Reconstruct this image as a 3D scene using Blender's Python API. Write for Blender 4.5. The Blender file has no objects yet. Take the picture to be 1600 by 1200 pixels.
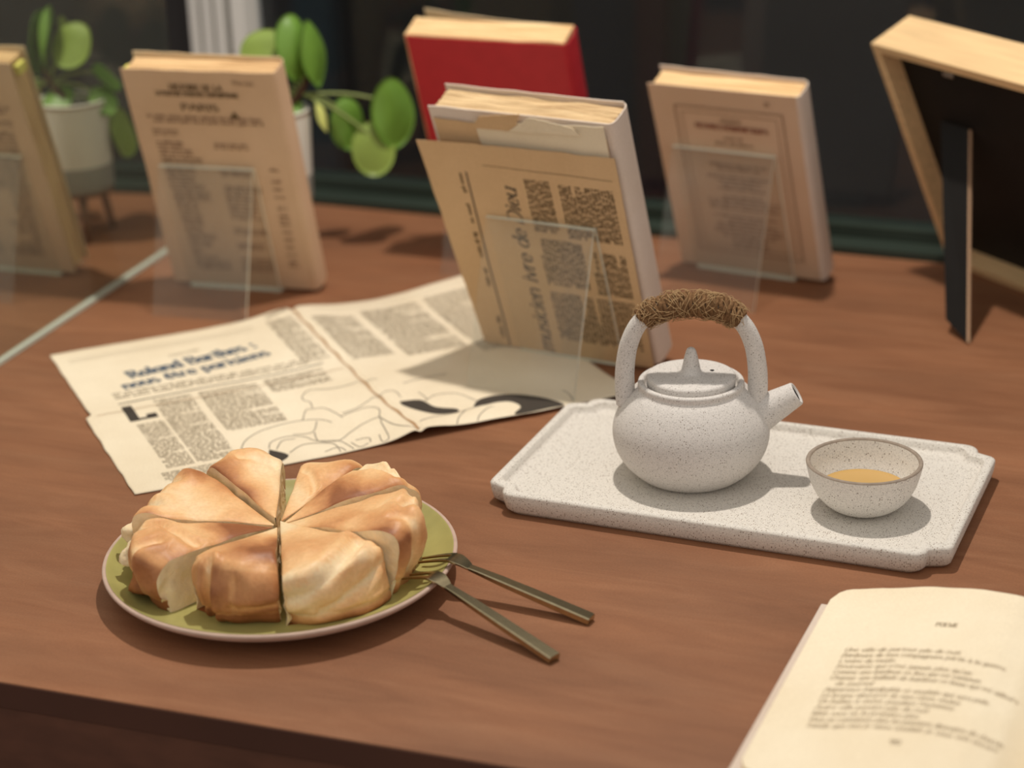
import bpy, bmesh, math, random
from mathutils import Vector, Matrix, noise
random.seed(7)
PI = math.pi
SC = bpy.context.scene
COL = SC.collection

# ------------------------------------------------------------------ camera
H = 0.56654
pitch, roll = 0.378705, 0.033650
fw = Vector((0, math.cos(pitch), -math.sin(pitch)))
rt = Vector((1, 0, 0))
dn = fw.cross(rt)
r2 = rt * math.cos(roll) + dn * math.sin(roll)
d2 = rt * -math.sin(roll) + dn * math.cos(roll)
cd = bpy.data.cameras.new('camera')
cd.sensor_fit = 'HORIZONTAL'; cd.sensor_width = 36.0; cd.lens = 72.0
cd.clip_start = 0.05; cd.clip_end = 50
cam = bpy.data.objects.new('camera', cd); COL.objects.link(cam)
cam.matrix_world = Matrix(((r2.x, -d2.x, -fw.x, 0), (r2.y, -d2.y, -fw.y, 0), (r2.z, -d2.z, -fw.z, H), (0, 0, 0, 1)))
cd.dof.use_dof = True; cd.dof.focus_distance = 1.27; cd.dof.aperture_fstop = 4.4
SC.camera = cam

# ------------------------------------------------------------------ world, lights, exposure
W = bpy.data.worlds.new('world'); SC.world = W; W.use_nodes = True
bg = W.node_tree.nodes['Background']
bg.inputs[0].default_value = (1.0, 0.94, 0.87, 1); bg.inputs[1].default_value = 0.66
def lamp(name, kind, loc, target, energy, color, size, spot=None):
    l = bpy.data.lights.new(name, kind); l.energy = energy; l.color = color
    if kind == 'AREA': l.shape = 'DISK'; l.size = size
    else: l.shadow_soft_size = size
    if spot: l.spot_size, l.spot_blend = spot
    o = bpy.data.objects.new(name, l); COL.objects.link(o); o.location = loc
    o.rotation_euler = (Vector(target) - Vector(loc)).to_track_quat('-Z', 'Y').to_euler()
    return o
lamp('ceiling_spot_light', 'SPOT', (0.08, 1.47, 1.25), (0.02, 1.30, 0), 45.0, (1.0, 0.925, 0.83), 0.022, (math.radians(80), 0.5))
SC.view_settings.view_transform = 'Standard'; SC.view_settings.look = 'None'
SC.view_settings.gamma = 1.0; SC.view_settings.exposure = 0.0
SC.view_settings.use_curve_mapping = False

# ------------------------------------------------------------------ materials
def s2l(c): return tuple(((x / 255) / 12.92 if x <= 10 else (((x / 255) + .055) / 1.055) ** 2.4) for x in c) + (1.0,)
def newmat(name):
    m = bpy.data.materials.new(name); m.use_nodes = True
    nt = m.node_tree; b = nt.nodes['Principled BSDF']
    return m, nt, b
def mat(name, rgb, rough=.6, metal=0.0, spec=.4, var=0.0, scale=40, bump=0.0, bscale=200, stretch=None, subsurf=0, srgb=True):
    m, nt, b = newmat(name)
    c = s2l(rgb) if srgb else tuple(rgb) + (1,)
    b.inputs['Base Color'].default_value = c
    b.inputs['Roughness'].default_value = rough; b.inputs['Metallic'].default_value = metal
    b.inputs['Specular IOR Level'].default_value = spec
    if subsurf:
        b.inputs['Subsurface Weight'].default_value = subsurf; b.inputs['Subsurface Radius'].default_value = (.006, .003, .0015); b.inputs['Subsurface Scale'].default_value = 1
    if var or bump:
        tc = nt.nodes.new('ShaderNodeTexCoord'); mp = nt.nodes.new('ShaderNodeMapping')
        nt.links.new(tc.outputs['Object'], mp.inputs[0])
        if stretch: mp.inputs['Scale'].default_value = stretch
    if var:
        n = nt.nodes.new('ShaderNodeTexNoise'); n.inputs['Scale'].default_value = scale; n.inputs['Detail'].default_value = 6
        nt.links.new(mp.outputs[0], n.inputs['Vector'])
        r = nt.nodes.new('ShaderNodeValToRGB')
        r.color_ramp.elements[0].position = .3; r.color_ramp.elements[1].position = .7
        r.color_ramp.elements[0].color = tuple(x * (1 - var) for x in c[:3]) + (1,)
        r.color_ramp.elements[1].color = tuple(min(1, x * (1 + var)) for x in c[:3]) + (1,)
        nt.links.new(n.outputs['Fac'], r.inputs[0]); nt.links.new(r.outputs[0], b.inputs['Base Color'])
    if bump:
        n2 = nt.nodes.new('ShaderNodeTexNoise'); n2.inputs['Scale'].default_value = bscale; n2.inputs['Detail'].default_value = 4
        nt.links.new(mp.outputs[0], n2.inputs['Vector'])
        bp = nt.nodes.new('ShaderNodeBump'); bp.inputs['Strength'].default_value = bump; bp.inputs['Distance'].default_value = .001
        nt.links.new(n2.outputs['Fac'], bp.inputs['Height']); nt.links.new(bp.outputs[0], b.inputs['Normal'])
    return m
def ramp(nt, fac, stops):
    r = nt.nodes.new('ShaderNodeValToRGB'); e = r.color_ramp.elements
    while len(e) < len(stops): e.new(.5)
    for i, (p, c) in enumerate(stops): e[i].position = p; e[i].color = c
    nt.links.new(fac, r.inputs[0]); return r.outputs[0]
def tex(nt, kind, vec, **kw):
    n = nt.nodes.new(kind); nt.links.new(vec, n.inputs['Vector'])
    for k, v in kw.items(): n.inputs[k].default_value = v
    return n
def mapping(nt, scale=(1, 1, 1), rot=(0, 0, 0)):
    tc = nt.nodes.new('ShaderNodeTexCoord'); mp = nt.nodes.new('ShaderNodeMapping')
    mp.inputs['Scale'].default_value = scale; mp.inputs['Rotation'].default_value = rot
    nt.links.new(tc.outputs['Object'], mp.inputs[0]); return mp.outputs[0]
def mix(nt, fac, a, b, mode='MIX'):
    n = nt.nodes.new('ShaderNodeMix'); n.data_type = 'RGBA'; n.blend_type = mode
    for sock, v in ((n.inputs[0], fac), (n.inputs[6], a), (n.inputs[7], b)):
        if hasattr(v, 'links') or hasattr(v, 'is_linked'): nt.links.new(v, sock)
        else: sock.default_value = v
    return n.outputs[2]
def bumpn(nt, b, h, strength, dist):
    bp = nt.nodes.new('ShaderNodeBump'); bp.inputs['Strength'].default_value = strength; bp.inputs['Distance'].default_value = dist
    nt.links.new(h, bp.inputs['Height']); nt.links.new(bp.outputs[0], b.inputs['Normal'])

def wood_table():
    m, nt, b = newmat('stained_wood')
    v = mapping(nt, (1, 1, 1), (0, 0, math.radians(22)))
    mp2 = nt.nodes.new('ShaderNodeMapping'); mp2.inputs['Scale'].default_value = (4, 22, 3); nt.links.new(v, mp2.inputs[0])
    g = tex(nt, 'ShaderNodeTexNoise', mp2.outputs[0], Scale=1.9, Detail=9, Roughness=.66, Distortion=1.2)
    c1 = ramp(nt, g.outputs['Fac'], [(.25, (.215, .088, .041, 1)), (.5, (.258, .112, .054, 1)), (.78, (.305, .142, .072, 1))])
    mp3 = nt.nodes.new('ShaderNodeMapping'); mp3.inputs['Scale'].default_value = (1.2, 4, 1); nt.links.new(v, mp3.inputs[0])
    bl = tex(nt, 'ShaderNodeTexNoise', mp3.outputs[0], Scale=3.5, Detail=4, Roughness=.6)
    c2 = ramp(nt, bl.outputs['Fac'], [(.3, (.8, .8, .82, 1)), (.7, (1.15, 1.13, 1.1, 1))])
    c = mix(nt, 1.0, c1, c2, 'MULTIPLY')
    fine = tex(nt, 'ShaderNodeTexNoise', v, Scale=700, Detail=2)
    c3 = ramp(nt, fine.outputs['Fac'], [(.3, (.92, .92, .92, 1)), (.7, (1.06, 1.06, 1.06, 1))])
    c = mix(nt, 1.0, c, c3, 'MULTIPLY')
    mp4 = nt.nodes.new('ShaderNodeMapping'); mp4.inputs['Scale'].default_value = (14, 90, 3); nt.links.new(v, mp4.inputs[0])
    sc = tex(nt, 'ShaderNodeTexNoise', mp4.outputs[0], Scale=1.3, Detail=3)
    msk = ramp(nt, sc.outputs['Fac'], [(.73, (0, 0, 0, 1)), (.78, (1, 1, 1, 1))])
    c = mix(nt, msk, c, (.11, .045, .022, 1))
    nt.links.new(c, b.inputs['Base Color'])
    rr = ramp(nt, bl.outputs['Fac'], [(.3, (.50, .50, .50, 1)), (.7, (.62, .62, .62, 1))])
    nt.links.new(rr, b.inputs['Roughness']); b.inputs['Specular IOR Level'].default_value = .3
    bumpn(nt, b, g.outputs['Fac'], .12, .0006)
    return m
def speckled(name, base, dark, dens=1.0, grain=.9, scale=1.0):
    m, nt, b = newmat(name)
    v = mapping(nt)
    n1 = tex(nt, 'ShaderNodeTexNoise', v, Scale=800 * scale, Detail=2, Roughness=.6)
    c = ramp(nt, n1.outputs['Fac'], [(.30, tuple(x * .72 for x in base) + (1,)), (.48, tuple(base) + (1,)), (.7, tuple(min(1, x * 1.1) for x in base) + (1,))])
    vo = tex(nt, 'ShaderNodeTexVoronoi', v, Scale=520 * scale)
    sep = nt.nodes.new('ShaderNodeSeparateColor'); nt.links.new(vo.outputs['Color'], sep.inputs[0])
    m1 = ramp(nt, vo.outputs['Distance'], [(.22, (1, 1, 1, 1)), (.36, (0, 0, 0, 1))])
    big = tex(nt, 'ShaderNodeTexNoise', v, Scale=22, Detail=2)
    ad = nt.nodes.new('ShaderNodeMath'); ad.operation = 'MULTIPLY_ADD'; nt.links.new(big.outputs['Fac'], ad.inputs[0]); ad.inputs[1].default_value = .35
    nt.links.new(sep.outputs[0], ad.inputs[2])
    m2 = ramp(nt, ad.outputs[0], [(1.14 - .12 * dens, (0, 0, 0, 1)), (1.20 - .12 * dens, (1, 1, 1, 1))])
    mm = mix(nt, 1.0, m1, m2, 'MULTIPLY')
    mul = nt.nodes.new('ShaderNodeMath'); mul.operation = 'MULTIPLY'; nt.links.new(mm, mul.inputs[0]); mul.inputs[1].default_value = grain
    c = mix(nt, mul.outputs[0], c, tuple(dark) + (1,))
    nt.links.new(c, b.inputs['Base Color']); b.inputs['Roughness'].default_value = .75; b.inputs['Specular IOR Level'].default_value = .2
    bumpn(nt, b, n1.outputs['Fac'], .25, .0004)
    return m
def paper(name, rgb, edge=(.62, .38, .22), sc=9, amt=.5):
    m, nt, b = newmat(name); v = mapping(nt)
    n = tex(nt, 'ShaderNodeTexNoise', v, Scale=sc, Detail=5, Roughness=.6)
    c0 = s2l(rgb)
    c = ramp(nt, n.outputs['Fac'], [(.3, tuple(x * (1 - amt * .25) * (1, .96, .9)[i] for i, x in enumerate(c0[:3])) + (1,)), (.68, c0)])
    f = tex(nt, 'ShaderNodeTexNoise', v, Scale=900, Detail=2)
    c2 = ramp(nt, f.outputs['Fac'], [(.3, (.94, .93, .92, 1)), (.7, (1.04, 1.04, 1.04, 1))])
    c = mix(nt, 1.0, c, c2, 'MULTIPLY')
    nt.links.new(c, b.inputs['Base Color']); b.inputs['Roughness'].default_value = .85; b.inputs['Specular IOR Level'].default_value = .15
    return m
def page_edges(name, c_lo, c_hi, axis=1, sc=900):
    m, nt, b = newmat(name)
    s = [18, 18, 18]; s[axis] = sc
    v = mapping(nt, tuple(s)); n = tex(nt, 'ShaderNodeTexNoise', v, Scale=1.0, Detail=3)
    c = ramp(nt, n.outputs['Fac'], [(.32, s2l(c_lo)), (.62, s2l(c_hi))])
    nt.links.new(c, b.inputs['Base Color']); b.inputs['Roughness'].default_value = .9; b.inputs['Specular IOR Level'].default_value = .1
    bumpn(nt, b, n.outputs['Fac'], .6, .0006)
    return m
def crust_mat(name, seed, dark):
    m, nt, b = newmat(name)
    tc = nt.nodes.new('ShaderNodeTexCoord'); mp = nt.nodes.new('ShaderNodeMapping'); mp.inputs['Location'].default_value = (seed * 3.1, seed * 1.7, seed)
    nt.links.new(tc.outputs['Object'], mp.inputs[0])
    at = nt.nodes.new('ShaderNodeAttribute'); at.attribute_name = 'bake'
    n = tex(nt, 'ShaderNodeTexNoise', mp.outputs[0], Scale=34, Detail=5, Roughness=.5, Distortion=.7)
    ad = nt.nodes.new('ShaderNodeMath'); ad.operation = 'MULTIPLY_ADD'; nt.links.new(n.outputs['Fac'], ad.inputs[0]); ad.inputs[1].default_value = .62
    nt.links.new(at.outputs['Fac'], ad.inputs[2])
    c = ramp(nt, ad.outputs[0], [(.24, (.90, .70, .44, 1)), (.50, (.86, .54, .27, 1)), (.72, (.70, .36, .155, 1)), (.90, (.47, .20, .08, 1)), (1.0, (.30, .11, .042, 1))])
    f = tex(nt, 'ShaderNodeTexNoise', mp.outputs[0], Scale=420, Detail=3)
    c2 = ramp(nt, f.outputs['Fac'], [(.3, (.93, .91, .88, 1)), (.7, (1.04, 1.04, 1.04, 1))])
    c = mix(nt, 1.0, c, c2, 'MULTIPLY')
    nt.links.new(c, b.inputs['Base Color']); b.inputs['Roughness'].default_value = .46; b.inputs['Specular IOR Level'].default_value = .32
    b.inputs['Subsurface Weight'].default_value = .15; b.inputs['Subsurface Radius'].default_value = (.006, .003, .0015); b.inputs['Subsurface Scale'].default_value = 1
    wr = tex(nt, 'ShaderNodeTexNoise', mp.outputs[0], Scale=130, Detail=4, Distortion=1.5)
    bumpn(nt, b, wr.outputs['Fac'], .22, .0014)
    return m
def clear(name, tint=(.96, .98, .96), haze=.05, hazec=(.85, .85, .8), rough=.02, refl=.04):
    m = bpy.data.materials.new(name); m.use_nodes = True; nt = m.node_tree
    for n in list(nt.nodes): nt.nodes.remove(n)
    out = nt.nodes.new('ShaderNodeOutputMaterial'); t = nt.nodes.new('ShaderNodeBsdfTransparent'); t.inputs[0].default_value = tint + (1,)
    g = nt.nodes.new('ShaderNodeBsdfGlossy'); g.inputs['Roughness'].default_value = rough
    lw = nt.nodes.new('ShaderNodeLayerWeight'); lw.inputs[0].default_value = .5
    pw = nt.nodes.new('ShaderNodeMath'); pw.operation = 'POWER'; nt.links.new(lw.outputs['Facing'], pw.inputs[0]); pw.inputs[1].default_value = 5
    fr = nt.nodes.new('ShaderNodeMath'); fr.operation = 'MULTIPLY_ADD'; nt.links.new(pw.outputs[0], fr.inputs[0]); fr.inputs[1].default_value = .9; fr.inputs[2].default_value = refl
    mx = nt.nodes.new('ShaderNodeMixShader'); nt.links.new(fr.outputs[0], mx.inputs[0]); nt.links.new(t.outputs[0], mx.inputs[1]); nt.links.new(g.outputs[0], mx.inputs[2])
    d = nt.nodes.new('ShaderNodeBsdfDiffuse'); d.inputs[0].default_value = hazec + (1,)
    m2 = nt.nodes.new('ShaderNodeMixShader'); m2.inputs[0].default_value = haze; nt.links.new(mx.outputs[0], m2.inputs[1]); nt.links.new(d.outputs[0], m2.inputs[2])
    nt.links.new(m2.outputs[0], out.inputs[0]); return m

M = {}
M['wood'] = wood_table()
M['wood_edge'] = mat('shaded_wood_edge', (76, 44, 31), .65, var=.15, scale=12)  # front face shade put into the colour, as on the apron below
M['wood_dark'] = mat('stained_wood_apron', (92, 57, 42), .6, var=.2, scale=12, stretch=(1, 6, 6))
M['tray'] = speckled('speckled_stoneware', (.70, .66, .60), (.16, .095, .055), 2.6, .9, 1.5)
M['pot_clay'] = speckled('speckled_clay_white', (.67, .635, .60), (.14, .10, .07), 1.2, .8, 1.6)
M['bowl'] = speckled('speckled_bowl_glaze', (.76, .73, .68), (.12, .075, .045), 1.2, .85, 1.4)
M['bowl_rim'] = mat('bare_clay_rim', (150, 136, 122), .8, var=.15, scale=300)
M['twine'] = mat('brown_twine', (122, 92, 64), .95, spec=.1, var=.35, scale=500, bump=.6, bscale=900)
M['fibre'] = mat('twine_fibre', (186, 156, 116), .9, spec=.1)
M['black_hole'] = mat('dark_hollow', (20, 16, 14), .9)  # shade inside spout and steam hole put into a dark colour
M['glaze'] = mat('olive_glaze', (172, 166, 102), .32, var=.14, scale=35, spec=.5)
M['clay'] = mat('pink_clay', (190, 164, 148), .75, var=.08, scale=120, bump=.15, bscale=500)
M['crumb'] = mat('pale_crumb', (244, 220, 180), .75, var=.10, scale=130, bump=.7, bscale=330, subsurf=.15)
M['crust_base'] = mat('baked_base', (150, 92, 46), .7, var=.3, scale=90)
M['brass'] = mat('brushed_champagne_metal', (178, 164, 132), .24, metal=1.0, var=.08, scale=60, stretch=(1, 12, 1), bump=.05, bscale=400)
M['news'] = paper('newsprint_paper', (241, 229, 205), sc=7, amt=.6)
M['wrap'] = paper('tan_newsprint', (216, 184, 144), sc=6, amt=.6)
M['ink'] = mat('black_ink', (72, 66, 60), .9, spec=.1)
M['ink_soft'] = mat('soft_grey_ink', (158, 145, 124), .9, spec=.1)
M['fold_tan'] = mat('tan_fold_shade_wear', (176, 140, 104), .9, spec=.1, var=.2, scale=200)  # crease shade along the folds put into a tan line, with some wear
M['ink_line'] = mat('grey_line_ink', (122, 113, 102), .9, spec=.1)
M['ink_verse'] = mat('faded_verse_ink', (180, 164, 138), .9, spec=.1)
M['ink_blue'] = mat('blue_black_ink', (92, 102, 114), .9, spec=.1)
M['ink_tan'] = mat('brown_black_ink', (98, 80, 56), .9, spec=.1)
M['ink_red'] = mat('faded_red_ink', (140, 84, 66), .9, spec=.1)
M['ink_faint'] = mat('faint_brown_ink', (146, 118, 96), .9, spec=.1)
M['cover_tan'] = paper('aged_tan_cover', (214, 184, 154), sc=8, amt=.5)
M['cover_beige'] = paper('aged_beige_cover', (214, 186, 160), sc=8, amt=.4)
M['cover_white'] = paper('aged_white_cover', (222, 208, 196), sc=10, amt=.3)
M['cover_red'] = mat('red_cloth_cover', (188, 42, 52), .55, var=.06, scale=60, bump=.1, bscale=900)
M['cover_cream'] = paper('cream_cover', (226, 206, 172), sc=10, amt=.3)
M['pages'] = page_edges('aged_page_edges', (196, 150, 100), (246, 214, 164))
M['pages_brown'] = page_edges('brown_page_edges', (150, 116, 80), (232, 204, 160))
M['pages_brown2'] = page_edges('tan_page_edges', (172, 132, 90), (236, 200, 152))
M['pages_front'] = page_edges('cream_page_edges', (206, 176, 132), (240, 218, 178), axis=2)
M['page'] = paper('cream_page', (247, 234, 207), sc=10, amt=.35)
M['tab'] = mat('yellow_paper_tab', (222, 214, 110), .8)
M['acrylic'] = clear('clear_acrylic', tint=(.985,.99,.985), haze=.02, refl=.022)
M['acrylic_edge'] = mat('polished_acrylic_edge', (226, 226, 208), .25)  # light gathered at the sheet edges put into a whitish colour
M['glass'] = clear('window_glass', tint=(.90, .93, .95), haze=.003, refl=.03)
M['oak'] = mat('pale_oak', (222, 188, 140), .6, var=.12, scale=14, stretch=(1, 14, 14))
M['black_board'] = mat('black_backing_board', (20, 18, 17), .6, spec=.25, var=.2, scale=30)
M['cut_card'] = mat('cut_card_edge', (196, 160, 128), .85)
M['steel'] = mat('bright_steel', (190, 190, 186), .3, metal=1.0)
M['sill'] = mat('dark_green_paint', (44, 54, 46), .5, var=.1, scale=20)
M['white_paint'] = mat('white_gloss_paint', (236, 234, 228), .45)
M['grey_paint'] = mat('grey_paint', (150, 150, 144), .5)
M['pot'] = mat('white_glazed_pot', (226, 222, 212), .5, var=.03, scale=30)
M['pot_grey'] = mat('grey_bare_pot_base', (150, 150, 144), .8, var=.05, scale=60)
M['soil'] = mat('dark_soil', (56, 42, 32), .95, var=.4, scale=300, bump=1, bscale=300)
M['leaf'] = mat('pilea_leaf', (104, 142, 54), .42, var=.14, scale=40, spec=.5)
M['leaf_light'] = mat('pilea_leaf_bright', (130, 152, 66), .42, var=.1, scale=40, spec=.5)
M['leaf_pale'] = mat('pilea_leaf_yellowing', (206, 212, 122), .5)
M['stem'] = mat('leaf_stalk', (138, 152, 88), .5)
M['trunk'] = mat('plant_trunk', (78, 50, 38), .8, var=.3, scale=200)
M['stand_wood'] = mat('brown_stand_wood', (120, 84, 56), .6, var=.2, scale=30, stretch=(8, 8, 1))
M['dark1'] = mat('night_black_wall', (30, 30, 32), .9, var=.3, scale=2)
M['dark2'] = mat('night_teal_panel', (20, 44, 52), .9, var=.2, scale=2)
M['dark3'] = mat('night_maroon_panel', (48, 24, 30), .9, var=.2, scale=2)
M['dark4'] = mat('night_grey_panel', (50, 48, 48), .9, var=.25, scale=2)
M['dark5'] = mat('night_navy_panel', (27, 32, 44), .9, var=.2, scale=2)
M['floor'] = mat('dark_floor', (70, 56, 46), .7, var=.2, scale=3)
def tea_mat():
    m, nt, b = newmat('amber_tea'); b.inputs['Base Color'].default_value = s2l((198, 160, 96)); b.inputs['Roughness'].default_value = .04
    b.inputs['Specular IOR Level'].default_value = .6
    return m
M['tea'] = tea_mat()
def mirror_mat():
    m = bpy.data.materials.new('dusty_mirror_silver'); m.use_nodes = True; nt = m.node_tree
    for n in list(nt.nodes): nt.nodes.remove(n)
    out = nt.nodes.new('ShaderNodeOutputMaterial'); g = nt.nodes.new('ShaderNodeBsdfGlossy'); g.inputs['Roughness'].default_value = .0; g.inputs[0].default_value = (.74, .76, .68, 1)
    d = nt.nodes.new('ShaderNodeBsdfDiffuse'); d.inputs[0].default_value = (.5, .5, .45, 1)
    mx = nt.nodes.new('ShaderNodeMixShader'); mx.inputs[0].default_value = .06
    nt.links.new(g.outputs[0], mx.inputs[1]); nt.links.new(d.outputs[0], mx.inputs[2]); nt.links.new(mx.outputs[0], out.inputs[0]); return m
M['mirror'] = mirror_mat()
M['mirror_edge'] = mat('ground_glass_edge', (196, 204, 190), .35)

# ------------------------------------------------------------------ mesh helpers
def obj(name, verts, faces, material, parent=None, smooth=False, mats=None, mi=None, auto=None):
    me = bpy.data.meshes.new(name); me.from_pydata([tuple(v) for v in verts], [], faces); me.update()
    return fin(name, me, material, parent, smooth, mats, mi, auto)
def fin(name, me, material, parent=None, smooth=False, mats=None, mi=None, auto=None):
    for mm in (mats or [material]): me.materials.append(mm)
    if mi:
        for p, k in zip(me.polygons, mi): p.material_index = k
    if smooth or auto:
        for p in me.polygons: p.use_smooth = True
        if auto: me.set_sharp_from_angle(angle=math.radians(auto))
    o = bpy.data.objects.new(name, me); COL.objects.link(o)
    if parent: o.parent = parent
    return o
def bmobj(name, bm, material, parent=None, smooth=False, auto=None, mats=None):
    bmesh.ops.recalc_face_normals(bm, faces=bm.faces)
    me = bpy.data.meshes.new(name); bm.to_mesh(me); bm.free()
    return fin(name, me, material, parent, smooth, mats, None, auto)
def box_into(bm, lo, hi, bevel=0, seg=2, mtx=None):
    vs = [bm.verts.new((x, y, z)) for x in (lo[0], hi[0]) for y in (lo[1], hi[1]) for z in (lo[2], hi[2])]
    fs = [bm.faces.new([vs[i] for i in q]) for q in ((0, 1, 3, 2), (4, 6, 7, 5), (0, 4, 5, 1), (2, 3, 7, 6), (0, 2, 6, 4), (1, 5, 7, 3))]
    if bevel:
        es = list({e for f in fs for e in f.edges})
        r = bmesh.ops.bevel(bm, geom=es, offset=bevel, segments=seg, affect='EDGES', profile=.5)
        vs = list({v for f in r['faces'] for v in f.verts} | {v for v in vs if v.is_valid})
    if mtx is not None:
        bmesh.ops.transform(bm, matrix=mtx, verts=[v for v in vs if v.is_valid])
def box(name, lo, hi, material, parent=None, bevel=0, seg=2, mtx=None, auto=40):
    bm = bmesh.new(); box_into(bm, lo, hi, bevel, seg, mtx)
    return bmobj(name, bm, material, parent, auto=auto if bevel else None)
def prism(name, poly, z0, z1, material, parent=None):
    n = len(poly); v = [(x, y, z0) for x, y in poly] + [(x, y, z1) for x, y in poly]
    f = [tuple(range(n))[::-1], tuple(range(n, 2 * n))] + [(i, (i + 1) % n, n + (i + 1) % n, n + i) for i in range(n)]
    bm = bmesh.new(); bv = [bm.verts.new(a) for a in v]
    for q in f: bm.faces.new([bv[i] for i in q])
    return bmobj(name, bm, material, parent)
def lathe(name, prof, material, parent=None, seg=64, closed=False, loc=(0, 0, 0), auto=None, smooth=True):
    vs, fs = [], []; rings = []
    for r, z in prof:
        if r < 1e-6: rings.append([len(vs)]); vs.append((loc[0], loc[1], loc[2] + z)); continue
        rings.append(list(range(len(vs), len(vs) + seg)))
        vs += [(loc[0] + r * math.cos(2 * PI * i / seg), loc[1] + r * math.sin(2 * PI * i / seg), loc[2] + z) for i in range(seg)]
    pr = list(zip(rings, rings[1:])) + ([(rings[-1], rings[0])] if closed else [])
    for a, b in pr:
        for i in range(seg):
            j = (i + 1) % seg
            if len(a) == 1 and len(b) == 1: continue
            if len(a) == 1: fs.append((a[0], b[i], b[j]))
            elif len(b) == 1: fs.append((a[i], a[j], b[0]))
            else: fs.append((a[i], a[j], b[j], b[i]))
    bm = bmesh.new(); bv = [bm.verts.new(a) for a in vs]
    for q in fs: bm.faces.new([bv[i] for i in q])
    return bmobj(name, bm, material, parent, smooth=smooth and not auto, auto=auto)
def catmull(pts, n=8):
    P = [Vector(p) for p in pts]; out = []
    for i in range(len(P) - 1):
        a = P[max(i - 1, 0)]; b = P[i]; c = P[i + 1]; d = P[min(i + 2, len(P) - 1)]
        for k in range(n):
            t = k / n
            out.append(.5 * ((2 * b) + (c - a) * t + (2 * a - 5 * b + 4 * c - d) * t * t + (3 * b - a - 3 * c + d) * t ** 3))
    out.append(P[-1]); return out
def tube_data(pts, rad, seg=10, cap=True, squash=1.0):
    P = [Vector(p) for p in pts]; n = len(P); vs = []; fs = []
    T = [(P[min(i + 1, n - 1)] - P[max(i - 1, 0)]).normalized() for i in range(n)]
    up = Vector((0, 0, 1)) if abs(T[0].z) < .9 else Vector((0, 1, 0))
    N = (up - T[0] * up.dot(T[0])).normalized()
    for i in range(n):
        N = (N - T[i] * N.dot(T[i])).normalized(); B = T[i].cross(N)
        r = rad(i / (n - 1)) if callable(rad) else rad
        for k in range(seg):
            a = 2 * PI * k / seg; vs.append(P[i] + N * (r * math.cos(a)) + B * (r * squash * math.sin(a)))
    for i in range(n - 1):
        for k in range(seg):
            k2 = (k + 1) % seg; fs.append((i * seg + k, i * seg + k2, (i + 1) * seg + k2, (i + 1) * seg + k))
    if cap: fs.append(tuple(range(seg))[::-1]); fs.append(tuple(range((n - 1) * seg, n * seg)))
    return vs, fs
def tube(name, pts, rad, material, parent=None, seg=10, cap=True, squash=1.0):
    v, f = tube_data(pts, rad, seg, cap, squash); return obj(name, v, f, material, parent, smooth=True)
def thing(name, label, cat, loc=(0, 0, 0), rot=(0, 0, 0), group=None):
    o = bpy.data.objects.new(name, None); COL.objects.link(o); o.location = loc; o.rotation_euler = rot
    o.empty_display_size = .02
    o['label'] = label; o['category'] = cat
    if group: o['group'] = group
    return o
def tag(o, label, cat, group=None):
    o['label'] = label; o['category'] = cat
    if group: o['group'] = group
    return o
def struct(o): o['kind'] = 'structure'; return o

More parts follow.
